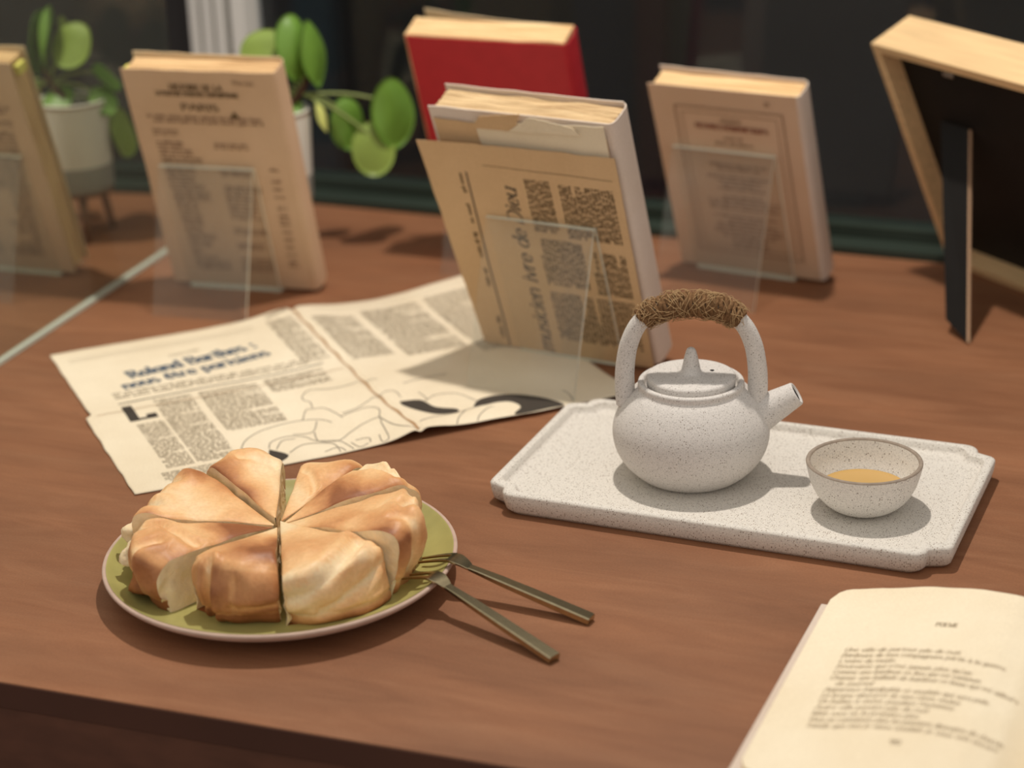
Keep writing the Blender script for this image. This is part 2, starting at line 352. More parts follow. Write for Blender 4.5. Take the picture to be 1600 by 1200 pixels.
# ------------------------------------------------------------------ printed type (a small serif face drawn with a broad pen)
def arc(cx, cy, rx, ry, a0, a1, n=9):
    return [(cx + rx * math.cos(math.radians(a0 + (a1 - a0) * i / n)), cy + ry * math.sin(math.radians(a0 + (a1 - a0) * i / n))) for i in range(n + 1)]
def L(*p): return list(p)
O_ = arc(.29, .31, .25, .31, 0, 360, 14)
GL = {
 'a': (.62, [O_, L((.52, .62), (.52, 0), (.6, 0))]), 'b': (.62, [L((.08, .95), (.08, 0)), arc(.33, .31, .25, .31, 0, 360, 14)]),
 'c': (.52, [arc(.29, .31, .25, .31, 50, 320)]), 'd': (.62, [O_, L((.54, .95), (.54, 0))]), 'e': (.56, [arc(.29, .31, .25, .31, 0, 320), L((.05, .33), (.54, .33))]),
 'f': (.40, [L((.18, 0), (.18, .75)) + arc(.34, .75, .16, .18, 180, 60, 5), L((.02, .6), (.38, .6))]),
 'g': (.60, [O_, L((.54, .62), (.54, -.1)) + arc(.29, -.12, .25, .17, 0, -150, 7)]), 'h': (.62, [L((.08, .95), (.08, 0)), arc(.31, .38, .22, .24, 180, 0, 7) + [(.53, 0)]]),
 'i': (.24, [L((.12, .62), (.12, 0)), L((.12, .8), (.12, .9))]), 'j': (.26, [L((.14, .62), (.14, -.15), (0, -.25)), L((.14, .8), (.14, .9))]),
 'k': (.58, [L((.08, .95), (.08, 0)), L((.5, .62), (.1, .28)), L((.2, .36), (.55, 0))]), 'l': (.24, [L((.12, .95), (.12, 0))]),
 'm': (.92, [L((.08, .62), (.08, 0)), arc(.27, .40, .19, .22, 180, 0, 6) + [(.46, 0)], arc(.65, .40, .19, .22, 180, 0, 6) + [(.84, 0)]]),
 'n': (.62, [L((.08, .62), (.08, 0)), arc(.31, .38, .22, .24, 180, 0, 7) + [(.53, 0)]]), 'o': (.60, [O_]),
 'p': (.62, [L((.08, .62), (.08, -.3)), arc(.33, .31, .25, .31, 0, 360, 14)]), 'q': (.62, [O_, L((.54, .62), (.54, -.3))]),
 'r': (.44, [L((.08, .62), (.08, 0)), arc(.30, .40, .22, .22, 170, 60, 5)]), 's': (.48, [arc(.25, .45, .19, .16, 40, 260, 6) + arc(.25, .16, .2, .16, 90, -140, 6)]),
 't': (.38, [L((.16, .82), (.16, .1), (.26, 0), (.36, .06)), L((.02, .6), (.36, .6))]), 'u': (.62, [L((.08, .62), (.08, .22)) + arc(.30, .22, .22, .22, 180, 360, 6), L((.53, .62), (.53, 0))]),
 'v': (.56, [L((.02, .62), (.28, 0)), L((.28, 0), (.54, .62))]), 'w': (.84, [L((.02, .62), (.22, 0)), L((.22, 0), (.42, .6)), L((.42, .6), (.62, 0)), L((.62, 0), (.82, .62))]),
 'x': (.56, [L((.02, .62), (.54, 0)), L((.54, .62), (.02, 0))]), 'y': (.56, [L((.02, .62), (.28, 0)), L((.54, .62), (.2, -.3))]), 'z': (.52, [L((.04, .6), (.48, .6), (.04, .02), (.48, .02))]),
 'A': (.8, [L((.02, 0), (.4, .95)), L((.4, .95), (.78, 0)), L((.18, .33), (.62, .33))]), 'B': (.72, [L((.1, .95), (.1, 0)), [(.1, .95)] + arc(.38, .72, .24, .23, 90, -90, 7) + [(.1, .49)], [(.1, .49)] + arc(.4, .25, .27, .25, 90, -90, 7) + [(.1, 0)]]),
 'C': (.76, [arc(.42, .475, .37, .475, 45, 315, 12)]), 'D': (.8, [L((.1, .95), (.1, 0)), [(.1, .95)] + arc(.32, .475, .42, .475, 90, -90, 10) + [(.1, 0)]]),
 'E': (.68, [L((.1, .95), (.1, 0)), L((.1, .94), (.62, .94)), L((.1, .5), (.5, .5)), L((.1, .02), (.64, .02))]), 'F': (.64, [L((.1, .95), (.1, 0)), L((.1, .94), (.6, .94)), L((.1, .5), (.5, .5))]),
 'G': (.8, [arc(.42, .475, .37, .475, 45, 340, 12), L((.76, .4), (.76, .05)), L((.5, .4), (.8, .4))]), 'H': (.82, [L((.1, .95), (.1, 0)), L((.72, .95), (.72, 0)), L((.1, .49), (.72, .49))]),
 'I': (.28, [L((.14, .95), (.14, 0))]), 'J': (.4, [L((.26, .95), (.26, .1), (.02, 0))]), 'L': (.64, [L((.1, .95), (.1, 0)), L((.1, .02), (.6, .02), (.6, .2))]), 'M': (.96, [L((.1, .95), (.1, 0)), L((.1, .95), (.48, 0)), L((.48, 0), (.86, .95)), L((.86, .95), (.86, 0))]),
 'N': (.82, [L((.1, .95), (.1, 0)), L((.1, .95), (.72, 0)), L((.72, 0), (.72, .95))]), 'O': (.84, [arc(.42, .475, .37, .475, 0, 360, 16)]), 'P': (.66, [L((.1, .95), (.1, 0)), [(.1, .95)] + arc(.36, .7, .24, .25, 90, -90, 7) + [(.1, .45)]]),
 'Q': (.84, [arc(.42, .475, .37, .475, 0, 360, 16), L((.5, .2), (.8, -.1))]), 'R': (.76, [L((.1, .95), (.1, 0)), [(.1, .95)] + arc(.36, .71, .24, .24, 90, -90, 7) + [(.1, .47)], L((.36, .47), (.72, 0))]),
 'S': (.62, [arc(.31, .7, .24, .24, 40, 265, 7) + arc(.31, .24, .26, .24, 90, -140, 7)]), 'T': (.72, [L((.36, .94), (.36, 0)), L((.02, .94), (.7, .94))]), 'U': (.8, [L((.1, .95), (.1, .3)) + arc(.4, .3, .3, .3, 180, 360, 8) + [(.7, .95)]]),
 'V': (.76, [L((.02, .95), (.38, 0)), L((.38, 0), (.74, .95))]), 'X': (.76, [L((.02, .95), (.74, 0)), L((.74, .95), (.02, 0))]),
 '0': (.58, [arc(.29, .47, .24, .47, 0, 360, 14)]), '1': (.4, [L((.2, .95), (.2, 0))]), '2': (.56, [arc(.28, .68, .23, .26, 170, -30, 7) + [(.05, .02), (.52, .02)]]), '8': (.58, [arc(.29, .7, .2, .24, 0, 360, 12), arc(.29, .23, .24, .24, 0, 360, 12)]),
 '9': (.58, [arc(.29, .66, .24, .28, 0, 360, 12), L((.52, .66), (.3, 0))]), '.': (.26, [L((.12, 0), (.12, .1))]), ',': (.26, [L((.14, .08), (.08, -.14))]), ':': (.28, [L((.14, 0), (.14, .12)), L((.14, .46), (.14, .58))]),
 "'": (.2, [L((.1, .95), (.08, .72))]), '-': (.4, [L((.05, .3), (.35, .3))]), '?': (.5, [arc(.25, .7, .2, .24, 160, -60, 7) + [(.25, .28)], L((.25, 0), (.25, .1))]), '*': (.5, [L((.1, .4), (.4, .7)), L((.1, .7), (.4, .4)), L((.05, .55), (.45, .55))]),
}
ACC = {'é': ('e', L((.24, .72), (.38, .88))), 'ê': ('e', L((.14, .72), (.28, .86), (.42, .72))), 'è': ('e', L((.36, .72), (.2, .88))), 'à': ('a', L((.36, .72), (.2, .88))), 'É': ('E', L((.3, 1.02), (.44, 1.15)))}
class Ink:
    """quads of printing ink laid on a page; mp(u,v) gives the point on the page"""
    def __init__(self, mp): self.mp = mp; self.v = []; self.f = []; self.rot = None
    def quad(self, *q):
        b = len(self.v); self.v += [self.mp(*p) for p in q]; self.f.append(tuple(range(b, b + len(q))))
    def rect(self, u0, v0, u1, v1): self.quad((u0, v0), (u1, v0), (u1, v1), (u0, v1))
    def stroke(self, pts, wfun):
        for (x0, y0), (x1, y1) in zip(pts, pts[1:]):
            dx, dy = x1 - x0, y1 - y0; l = math.hypot(dx, dy)
            if l < 1e-9: continue
            if l > .005:
                n_ = int(l / .004) + 1; self.stroke([(x0 + dx * i / n_, y0 + dy * i / n_) for i in range(n_ + 1)], wfun); continue
            w = wfun(dx / l, dy / l) / 2; nx, ny = -dy / l * w, dx / l * w; ex, ey = dx / l * w * .4, dy / l * w * .4
            self.quad((x0 - ex - nx, y0 - ey - ny), (x1 + ex - nx, y1 + ey - ny), (x1 + ex + nx, y1 + ey + ny), (x0 - ex + nx, y0 - ey + ny))
    def line(self, pts, w): self.stroke(pts, lambda a, b: w)
    def width(self, s, size, track=.06):
        return sum((GL[ACC[c][0] if c in ACC else c][0] if c != ' ' else .34) + track for c in s) * size
    def text(self, s, u, v, size, thick=.13, thin=.05, slant=0.0, track=.06, fit=None, align='l', d=(1, 0), serif=True):
        w0 = self.width(s, size, track); k = fit / w0 if fit else 1.0; wt = w0 * k
        x = -wt / 2 if align == 'c' else (-wt if align == 'r' else 0)
        e = (-d[1], d[0])
        def put(px, py): return (u + d[0] * px + e[0] * py, v + d[1] * px + e[1] * py)
        for c in s:
            if c == ' ': x += (.34 + track) * size * k; continue
            ex = None
            if c in ACC: c, ex = ACC[c]
            if c not in GL: continue
            wd, strokes = GL[c]
            for st in list(strokes) + ([ex] if ex else []):
                P = [(x + (px + slant * py) * size * k, py * size) for px, py in st]
                self.stroke([put(*p) for p in P], lambda a, b: size * (thin + (thick - thin) * abs(a * e[0] + b * e[1])))
                if serif and len(st) == 2 and abs(st[0][0] - st[1][0]) < .02 and abs(st[0][1] - st[1][1]) > .3:
                    for (px, py) in st:
                        q = [(x + (px + slant * py + t) * size * k, py * size) for t in (-.11, .11)]
                        self.stroke([put(*p) for p in q], lambda a, b: size * thin)
            x += (wd + track) * size * k
        return wt
    def column(self, u0, v_top, u1, v_bot, pitch, fill=.5, d=(1, 0), last=.8, gap=.12):
        """justified body type as word shapes: lines from (u0,v_top) down; d = reading direction"""
        e = (-d[1], d[0]); wid = abs((u1 - u0) * d[0] + (v_bot - v_top) * d[1]); hei = abs((u1 - u0) * e[0] + (v_bot - v_top) * e[1])
        n = int(hei / pitch); xh = pitch * fill
        for i in range(n):
            y = -(i + .8) * pitch; x = 0.0 if random.random() > gap else pitch * 1.2; end = wid if random.random() > gap else wid * random.uniform(.4, .95)
            while x < end:
                wl = pitch * random.uniform(.9, 3.4); x1 = min(x + wl, end)
                nl = max(1, int((x1 - x) / (pitch * .42)))
                for k in range(nl):
                    a = x + (x1 - x) * k / nl; b = a + (x1 - x) / nl * .74; h = xh * (1.45 if random.random() < .22 else 1.0); lo = -xh * .4 if random.random() < .1 else 0
                    q = [(a, y + lo), (b, y + lo), (b, y + h), (a, y + h)]
                    self.quad(*[(u0 + d[0] * px + e[0] * py, v_top + d[1] * px + e[1] * py) for px, py in q])
                x = x1 + pitch * random.uniform(.3, .55)
    def build(self, name, material, parent):
        if not self.f: return None
        o = obj(name, self.v, self.f, material, parent); return o

# ------------------------------------------------------------------ setting: table, window, mirror, beyond the window
def lin(p, d, t): return (p[0] + d[0] * t, p[1] + d[1] * t)
fd = (math.cos(math.radians(-20.3)), math.sin(math.radians(-20.3)))
bd = (math.cos(math.radians(-23.39)), math.sin(math.radians(-23.39)))
F0 = (-.2905, 1.0018); B0 = (-.1801, 1.9100)
CORNER = Vector((-.2525, 1.9414, 0)); ma = 1.24555; MD = Vector((math.cos(ma), math.sin(ma), 0)); MN = Vector((math.sin(ma), -math.cos(ma), 0))   # MN points into the room
fn = (fd[1], -fd[0])  # towards the viewer
def inset(p, k): return (p[0] - fn[0] * k, p[1] - fn[1] * k)
t = thing('display_table', 'reddish brown stained wooden table carrying the tea tray and bread plate', 'table', (0, 1.4, 0))
fl, fr_ = lin(F0, fd, -.45), lin(F0, fd, 1.45); bl, br = lin(B0, bd, -.30), lin(B0, bd, 1.45)
sh = lambda p: (p[0], p[1] - 1.4)
prism('tabletop', [sh(fl), sh(fr_), sh(br), sh(bl)], -.016, 0, M['wood'], t)
prism('shaded_edge', [sh(inset(fl, -.0008)), sh(inset(fr_, -.0008)), sh(fr_), sh(fl)], -.0162, -.0006, M['wood_edge'], t)
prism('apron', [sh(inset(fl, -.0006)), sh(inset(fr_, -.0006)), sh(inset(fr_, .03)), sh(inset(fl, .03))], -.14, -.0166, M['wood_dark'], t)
for k, (a, b) in enumerate(((.03, .0), (1.40, .0))):
    for back in (0, 1):
        q = lin(F0, fd, -.45 + a) if not back else lin(B0, bd, -.30 + a)
        q = inset(q, .035) if not back else inset(q, -.08)
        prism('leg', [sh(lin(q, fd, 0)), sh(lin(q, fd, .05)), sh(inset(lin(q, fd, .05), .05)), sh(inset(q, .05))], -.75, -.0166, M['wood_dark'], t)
struct(prism('floor', [(-7, -7), (7, -7), (7, 7), (-7, 7)], -.80, -.75, M['floor']))

# window along the back of the table
bn = (-bd[1], bd[0])                       # away from the viewer
def W_(s, k): return (CORNER.x + bd[0] * s + bn[0] * k, CORNER.y + bd[1] * s + bn[1] * k)
def wbox(name, s0, s1, k0, k1, z0, z1, m, par): return prism(name, [W_(s0, k0), W_(s1, k0), W_(s1, k1), W_(s0, k1)], z0, z1, m, par)
win = bpy.data.objects.new('window_1', None); COL.objects.link(win); win['kind'] = 'structure'
wbox('window_sill', -.40, 1.5, .002, .075, -.10, .006, M['sill'], win)
wbox('window_rail', -.40, 1.5, .030, .060, .006, .017, M['sill'], win)
pane = wbox('pane', .002, 1.5, .042, .046, .017, 1.1, M['glass'], win); 
for s0_, s1_, k0_, mm in ((-.0525, -.042, .022, 'white_paint'), (-.042, -.038, .036, 'dark1'), (-.038, -.027, .022, 'white_paint'), (-.027, -.022, .030, 'grey_paint'), (-.022, -.0115, .020, 'white_paint'), (-.0115, -.002, .028, 'grey_paint'), (-.002, .013, .016, 'white_paint')):
    wbox('frame_strip', s0_ - .011, s1_ - .011, k0_, .048, .006, 1.1, M[mm], win)
wbox('side_panel', -.40, -.0635, .034, .048, .006, 1.1, M['dark4'], win)
wbox('window_head', -.40, 1.5, .010, .090, 1.1, 1.16, M['white_paint'], win)
# the street side, dark at night
far = bpy.data.objects.new('wall_street', None); COL.objects.link(far); far['kind'] = 'structure'
def wall_piece(s0, s1, k, m, z1=2.4): wbox('panel', s0, s1, k, k + .05, -.75, z1, m, far)
wall_piece(-3.0, -.52, .95, M['dark4']); wall_piece(-.52, -.45, .94, M['dark1']); wall_piece(-.45, -.39, .92, M['dark2']); wall_piece(-.39, -.02, .95, M['dark1']); wall_piece(-.02, .078, .94, M['dark5'])
wall_piece(.078, .115, .92, M['dark3']); wall_piece(.115, 3.6, .95, M['dark4'])
# tall mirror standing on the table at the left
mir = thing('wall_mirror', 'tall frameless mirror standing on the table, dusty, with a polished bottom edge', 'mirror', CORNER)
def mv(s, k, z): p = -MD * s - MN * k; return (p.x, p.y, z)
def mbox(name, s0, s1, k0, k1, z0, z1, m, par):
    v = [mv(s, k, z) for s in (s0, s1) for k in (k0, k1) for z in (z0, z1)]
    bm = bmesh.new(); bv = [bm.verts.new(a) for a in v]
    for q in ((0, 1, 3, 2), (4, 6, 7, 5), (0, 4, 5, 1), (2, 3, 7, 6), (0, 2, 6, 4), (1, 5, 7, 3)): bm.faces.new([bv[i] for i in q])
    return bmobj(name, bm, m, par)
mbox('mirror_glass', .135, .98, .0, .004, .004, .72, M['mirror'], mir)
mbox('backing', .135, .98, .0045, .010, .0005, .72, M['wood_dark'], mir)
mbox('polished_edge', .135, .98, -.0025, .004, .0005, .0038, M['mirror_edge'], mir)

# ------------------------------------------------------------------ tray
TY = -.40825
tray = thing('tea_tray', 'rectangular speckled off-white stoneware tray with notched corners under the teapot', 'tray', (.1494, 1.2219, 0), (0, 0, TY))
def tray_outline(d):
    Lx, Wy = .1510 - d, .0862 - d
    cx, cy = Lx - .0120, Wy - .0110           # cusp
    q = []
    q += [(Lx, Wy - .026)] + arc(Lx - .006, Wy - .0190, .006, .0055, 0, 78, 5) + [(cx + .001, cy - .0002)]
    q += arc(Lx - .0225, Wy - .0085, .0092, .0085, -8, 90, 7)
    q += [(Lx - .030, Wy)]
    out = list(q)
    out += [(-x, y) for x, y in reversed(q)]; out += [(-x, -y) for x, y in q]; out += [(x, -y) for x, y in reversed(q)]
    return out
def stack(name, levels, m, par, auto=35):
    n = len(levels[0][0]); bm = bmesh.new(); rings = [[bm.verts.new((x, y, z)) for x, y in o] for o, z in levels]
    for a, b in zip(rings, rings[1:]):
        for i in range(n): bm.faces.new((a[i], a[(i + 1) % n], b[(i + 1) % n], b[i]))
    bm.faces.new(rings[0][::-1]); bm.faces.new(rings[-1])
    return bmobj(name, bm, m, par, auto=auto)
stack('tray_body', [(tray_outline(.0042), 0), (tray_outline(.0016), .003), (tray_outline(.0004), .0085), (tray_outline(0), .0136), (tray_outline(.0007), .0149), (tray_outline(.0022), .0154),
     (tray_outline(.0050), .0154), (tray_outline(.0062), .0148), (tray_outline(.0070), .0115), (tray_outline(.0080), .0102), (tray_outline(.0100), .0098)], M['tray'], tray, 50)

# ------------------------------------------------------------------ teapot
TZ = .0099
tp = thing('teapot', 'small round white speckled clay teapot with a twine wrapped arch handle', 'teapot', (.1157, 1.229, TZ), (0, 0, math.radians(-6)))
body_prof = [(0, .0), (.030, .0), (.0330, .0012), (.0385, .0055), (.0445, .0120), (.0490, .0200), (.0510, .0285), (.0508, .0365), (.0480, .0450), (.0432, .0530), (.0385, .0585), (.0352, .0612), (.0343, .0628), (.0343, .0652), (.0336, .0664), (.0318, .0668), (.0308, .0662), (.0302, .0640), (.0296, .0600), (.0, .0600)]
def densify(pr, n=4):
    return [(max(0, p.x), p.y) for p in catmull([(r, z, 0) for r, z in pr], n)]
lathe('body', body_prof[:2] + densify(body_prof[1:17], 4) + body_prof[17:], M['pot_clay'], tp, 72)
lathe('lid', [(0, .0604), (.0280, .0604), (.0286, .0640), (.0289, .0686), (.0285, .0698), (.0270, .0704), (.018, .0711), (.0092, .0716), (.0071, .0721), (.0062, .0734), (.0054, .0772), (.0044, .0822), (.0034, .0860), (.0026, .0878), (.0012, .0887), (0, .0888)], M['pot_clay'], tp, 56, auto=50)
lathe('steam_hole', [(0, .0716), (.0014, .0716), (.0013, .0714), (0, .0714)], M['black_hole'], tp, 16, loc=(.0135, .004, -.0001))
# spout
sp_a, sp_b = Vector((.0400, 0, .0400)), Vector((.0682, 0, .0575)); ax = (sp_b - sp_a).normalized()
def ring_path(rads, m, name):
    up = Vector((0, 1, 0)); n1 = up; n2 = ax.cross(up); vs, fs = [], []; seg = 28
    for s, r in rads:
        for k in range(seg):
            a = 2 * PI * k / seg; vs.append(sp_a + ax * s + n1 * (r * math.cos(a)) + n2 * (r * math.sin(a)))
    for i in range(len(rads) - 1):
        for k in range(seg): k2 = (k + 1) % seg; fs.append((i * seg + k, i * seg + k2, (i + 1) * seg + k2, (i + 1) * seg + k))
    return vs, fs
Ls = (sp_b - sp_a).length
v, f = ring_path([(0, .0135), (.006, .0122), (.012, .0110), (.020, .0098), (Ls - .004, .0084), (Ls - .001, .0080), (Ls, .0073), (Ls - .0003, .0063), (Ls - .0012, .0056)], None, 's')
obj('spout', v, f, M['pot_clay'], tp, smooth=True)
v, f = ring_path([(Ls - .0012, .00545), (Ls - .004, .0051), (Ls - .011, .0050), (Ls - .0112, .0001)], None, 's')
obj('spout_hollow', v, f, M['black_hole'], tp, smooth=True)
# handle arch
hp = catmull([(-.0418, 0, .0500), (-.0428, 0, .0620), (-.0424, 0, .0760), (-.0395, 0, .0920), (-.0325, 0, .1060), (-.0200, 0, .1150), (0, 0, .1180), (.0200, 0, .1150), (.0325, 0, .1055), (.0395, 0, .0915), (.0424, 0, .0755), (.0428, 0, .0620), (.0418, 0, .0500)], 8)
tube('handle', hp, lambda s: .0056 + .0013 * abs(2 * s - 1) ** 2, M['pot_clay'], tp, 16)
# twine: coils wound round the top of the arch
arch = catmull(hp, 4); acc = [0]
for a, b in zip(arch, arch[1:]): acc.append(acc[-1] + (b - a).length)
tot = acc[-1]
def on_arch(sd):
    for i in range(len(acc) - 1):
        if acc[i + 1] >= sd:
            k = (sd - acc[i]) / (acc[i + 1] - acc[i]); return arch[i].lerp(arch[i + 1], k), (arch[i + 1] - arch[i]).normalized()
    return arch[-1], (arch[-1] - arch[-2]).normalized()
lo, hi = tot * .325, tot * .675
pts = []; turns = 25; N = turns * 16
for i in range(N + 1):
    q = i / N; c, tn = on_arch(lo + (hi - lo) * q + .0006 * math.sin(i * 1.7)); n1 = Vector((0, 1, 0)); n2 = tn.cross(n1); a = 2 * PI * turns * q
    rr = .0063 + .0007 * noise.noise(Vector((q * 30, math.cos(a) * 1.5, math.sin(a) * 1.5))) + .0006 * math.sin(q * PI)
    pts.append(c + n1 * (rr * math.cos(a)) + n2 * (rr * math.sin(a)))
twv, twf = tube_data(pts, .0018, 6); tw = obj('twine_wrap', twv, twf, M['twine'], tp, smooth=True)
fv, ff = [], []
for i in range(420):
    q = random.random(); c, tn = on_arch(lo + (hi - lo) * q); n1 = Vector((0, 1, 0)); n2 = tn.cross(n1); a = random.uniform(0, 2 * PI); da = random.uniform(-1.2, 1.2); ds = random.uniform(-.009, .009); lift = random.uniform(.0, .0016)
    P = []
    for k in range(6):
        u = k / 5; aa = a + da * u; r = .0082 + .0008 * math.sin(q * PI) + lift * math.sin(PI * u) + random.uniform(-.0002, .0002)
        P.append(c + tn * (ds * (u - .5)) + n1 * (r * math.cos(aa)) + n2 * (r * math.sin(aa)))
    v, f = tube_data(P, .00016, 3, cap=False); b0 = len(fv); fv += v; ff += [tuple(x + b0 for x in y) for y in f]
fb = obj('twine_fibres', fv, ff, M['fibre'], tw, smooth=True); fb['kind'] = 'stuff'

# ------------------------------------------------------------------ tea bowl
bw = thing('tea_bowl', 'small speckled white tea bowl half full of amber tea on the tray', 'bowl', (.2185, 1.1690, TZ))
bo = densify([(.0120, .0), (.0165, .0004), (.0225, .0035), (.0285, .0095), (.0330, .0180), (.0353, .0265), (.0363, .0315)], 5)
bi = densify([(.0335, .0313), (.0324, .0265), (.0302, .0190), (.0262, .0115), (.0205, .0065), (.0120, .0040)], 5)
lathe('bowl_body', [(0, 0)] + bo + bi + [(0, .0036)], M['bowl'], bw, 64, auto=60)
lathe('rim', [(.0363, .0315), (.0361, .0321), (.0354, .0325), (.0344, .0325), (.0337, .0321), (.0335, .0313)], M['bowl_rim'], bw, 64)
lathe('tea', [(0, .0133), (.0240, .0133), (.0262, .0135), (.0276, .0140)], M['tea'], bw, 48)

# ------------------------------------------------------------------ plate
PX, PY = -.1436, 1.1195
pl = thing('bread_plate', 'round olive green glazed plate with a bare pinkish clay rim under the sliced bread', 'plate', (PX, PY, 0))
lathe('plate_body', [(0, .0), (.066, .0), (.068, .0008)] + densify([(.072, .0020), (.088, .0052), (.0995, .0094), (.1050, .0130), (.1070, .0152), (.1073, .0164), (.1066, .0172), (.1052, .0172)], 4) + densify([(.1046, .0166), (.0985, .0125), (.0900, .0090), (.0800, .0072), (.060, .0066)], 4) + [(0, .0066)], M['clay'], pl, 96)
lathe('olive_glaze', densify([(.1049, .01725), (.1040, .0168), (.0985, .0131), (.0900, .0096), (.0800, .0078), (.060, .0072)], 4) + [(0, .0072)], M['glaze'], pl, 96)

def sst(x): x = max(0, min(1, x)); return x * x * (3 - 2 * x)

# ------------------------------------------------------------------ bread in eight wedges
def wedge(name, label, a0, a1, R, h, cx, cy, seed, dark=0.0, tilt=0.0, drop=0.0, base=.0076, wall=1.0, pinch=0.0, rise=1.0, cr=()):
    th = thing(name, label, 'bread', (PX + .0000 + cx, PY - .0015 + cy, base), (0, 0, 0), 'slices of the cut round loaf')
    nt_, ns, nw = 34, 28, 24
    bake = []
    A0, A1 = math.radians(a0), math.radians(a1); mid = (A0 + A1) / 2
    ctl = [(.012, .74), (.18, .80), (.40, .88), (.62, .955), (.80, 1.0), (.90, .985), (.955, .92), (.985, .80), (1.0, .60), (.995, .38), (.97, .16), (.945, .04), (.93, .0)]
    pr = catmull([(a, b, 0) for a, b in ctl], 6); cum = [0]
    for a, b in zip(pr, pr[1:]): cum.append(cum[-1] + math.hypot(a.x - b.x, (a.y - b.y) * h / R))
    def at(q):
        d = cum[-1] * q
        for i in range(len(cum) - 1):
            if cum[i + 1] >= d - 1e-9:
                k = (d - cum[i]) / max(1e-9, cum[i + 1] - cum[i]); return pr[i].lerp(pr[i + 1], k)
        return pr[-1]
    base_prof = [at(q / (ns + nw)) for q in range(ns + nw + 1)]
    nse = lambda x, y, z, s: noise.noise(Vector((x * s + seed * 7.3, y * s + seed * 3.1, z * s + seed)))
    def prof(q, tt):
        """q runs along the top and down the outer wall; tt in 0..1 across the slice"""
        puff = math.sin(PI * min(1, max(0, tt))) ** .5
        p = base_prof[q]; a = A0 + (A1 - A0) * tt; r0 = p.x * R; x, y, z0 = r0 * math.cos(a), r0 * math.sin(a), p.y * h
        low = nse(x, y, z0, 20); mid_ = nse(x, y, z0, 44); fine = nse(x, y, z0, 110)
        topw = max(0, min(1, (p.y - .55) / .4)); s = p.x; ql = q / (ns + nw)
        cz = 0.0
        for (t0, q0, t1, q1, dep, wid) in cr:      # creases where the dough folded
            ex, ey = t1 - t0, q1 - q0; k = max(0, min(1, ((tt - t0) * ex + (ql - q0) * ey) / (ex * ex + ey * ey)))
            dd = math.hypot((tt - t0 - ex * k) * 1.0, (ql - q0 - ey * k) * 1.6); cz += dep * (math.exp(-(dd / wid) ** 2) - .55 * math.exp(-((dd - wid * 1.9) / wid) ** 2))
        z = z0 + topw * s * (.0070 * low + .0042 * mid_ + .0010 * fine) + topw * .0040 * (puff - .7) * (.3 + s) - cz * topw
        ww = sst((s - .84) / .12)
        r = r0 + ww * (.0105 * low + .0050 * mid_ + .0012 * fine) - ww * .0050 * (1 - puff) - cz * (1 - topw) * ww
        base_l = math.exp(-((p.y - .20 - .05 * low) / .035) ** 2) if s > .9 else 0
        r -= ww * .0026 * base_l
        z = max(z, 0) if q < ns + nw else 0.0
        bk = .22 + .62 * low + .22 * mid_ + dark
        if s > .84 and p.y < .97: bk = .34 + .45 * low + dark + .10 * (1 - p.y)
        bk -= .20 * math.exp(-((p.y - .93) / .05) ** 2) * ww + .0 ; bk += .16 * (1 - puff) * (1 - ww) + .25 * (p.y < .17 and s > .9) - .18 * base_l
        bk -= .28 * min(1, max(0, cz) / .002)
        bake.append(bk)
        return r, z
    nq = ns + nw
    vs = []
    for i in range(nt_ + 1):
        tt = i / nt_; a = A0 + (A1 - A0) * tt
        for q in range(nq + 1):
            r, z = prof(q, tt)
            wob = .018 * noise.noise(Vector((r * 40, z * 40, seed * 2 + (0 if tt < .5 else 5)))) * (1 if i in (0, nt_) else 0)
            aa = a + wob * (1 if tt < .5 else -1)
            x, y = r * math.cos(aa), r * math.sin(aa)
            z = z + (tilt * (r - R * .5) - drop * (r / R)) * min(1, z / (h * .5))
            vs.append((x, y, max(z, 0.0)))
    fs = []
    for i in range(nt_):
        for q in range(nq):
            a = i * (nq + 1) + q; b = a + nq + 1; fs.append((a, a + 1, b + 1, b))
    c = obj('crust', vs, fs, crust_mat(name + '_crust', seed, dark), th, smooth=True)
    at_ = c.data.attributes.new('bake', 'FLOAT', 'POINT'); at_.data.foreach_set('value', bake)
    # cut faces: crumb, one fan of strips per side, slightly hollowed, and the base
    cv, cf = [], []
    for side in (0, nt_):
        row = [Vector(vs[side * (nq + 1) + q]) for q in range(nq + 1)]
        nl = 7; b0 = len(cv); nrm = Vector((-math.sin(A0 if side == 0 else A1), math.cos(A0 if side == 0 else A1), 0)) * (1 if side == 0 else -1)
        for p in row:
            bt = Vector((min(p.x, p.x), p.y, 0)); rr = math.hypot(p.x, p.y); lim = R * .90
            if rr > lim: bt = Vector((p.x * lim / rr, p.y * lim / rr, 0))
            for k in range(nl + 1):
                u = k / nl; w = p.lerp(bt, u)
                if 0 < k < nl: w = w + nrm * (.0014 + .0042 * noise.noise(w * 120 + Vector((seed, 0, 0)))) * math.sin(PI * u)
                cv.append(w)
        for q in range(nq):
            for k in range(nl):
                a = b0 + q * (nl + 1) + k; b = a + nl + 1
                cf.append((a, b, b + 1, a + 1) if side == 0 else (a, a + 1, b + 1, b))
    obj('crumb', cv, cf, M['crumb'], th, smooth=True)
    bb = [(0, 0, 0)] + [(R * .90 * math.cos(A0 + (A1 - A0) * i / nt_), R * .90 * math.sin(A0 + (A1 - A0) * i / nt_), 0.0001) for i in range(nt_ + 1)]
    obj('base_crust', bb, [(0, i + 2, i + 1) for i in range(nt_)], M['crust_base'], th)
    return th
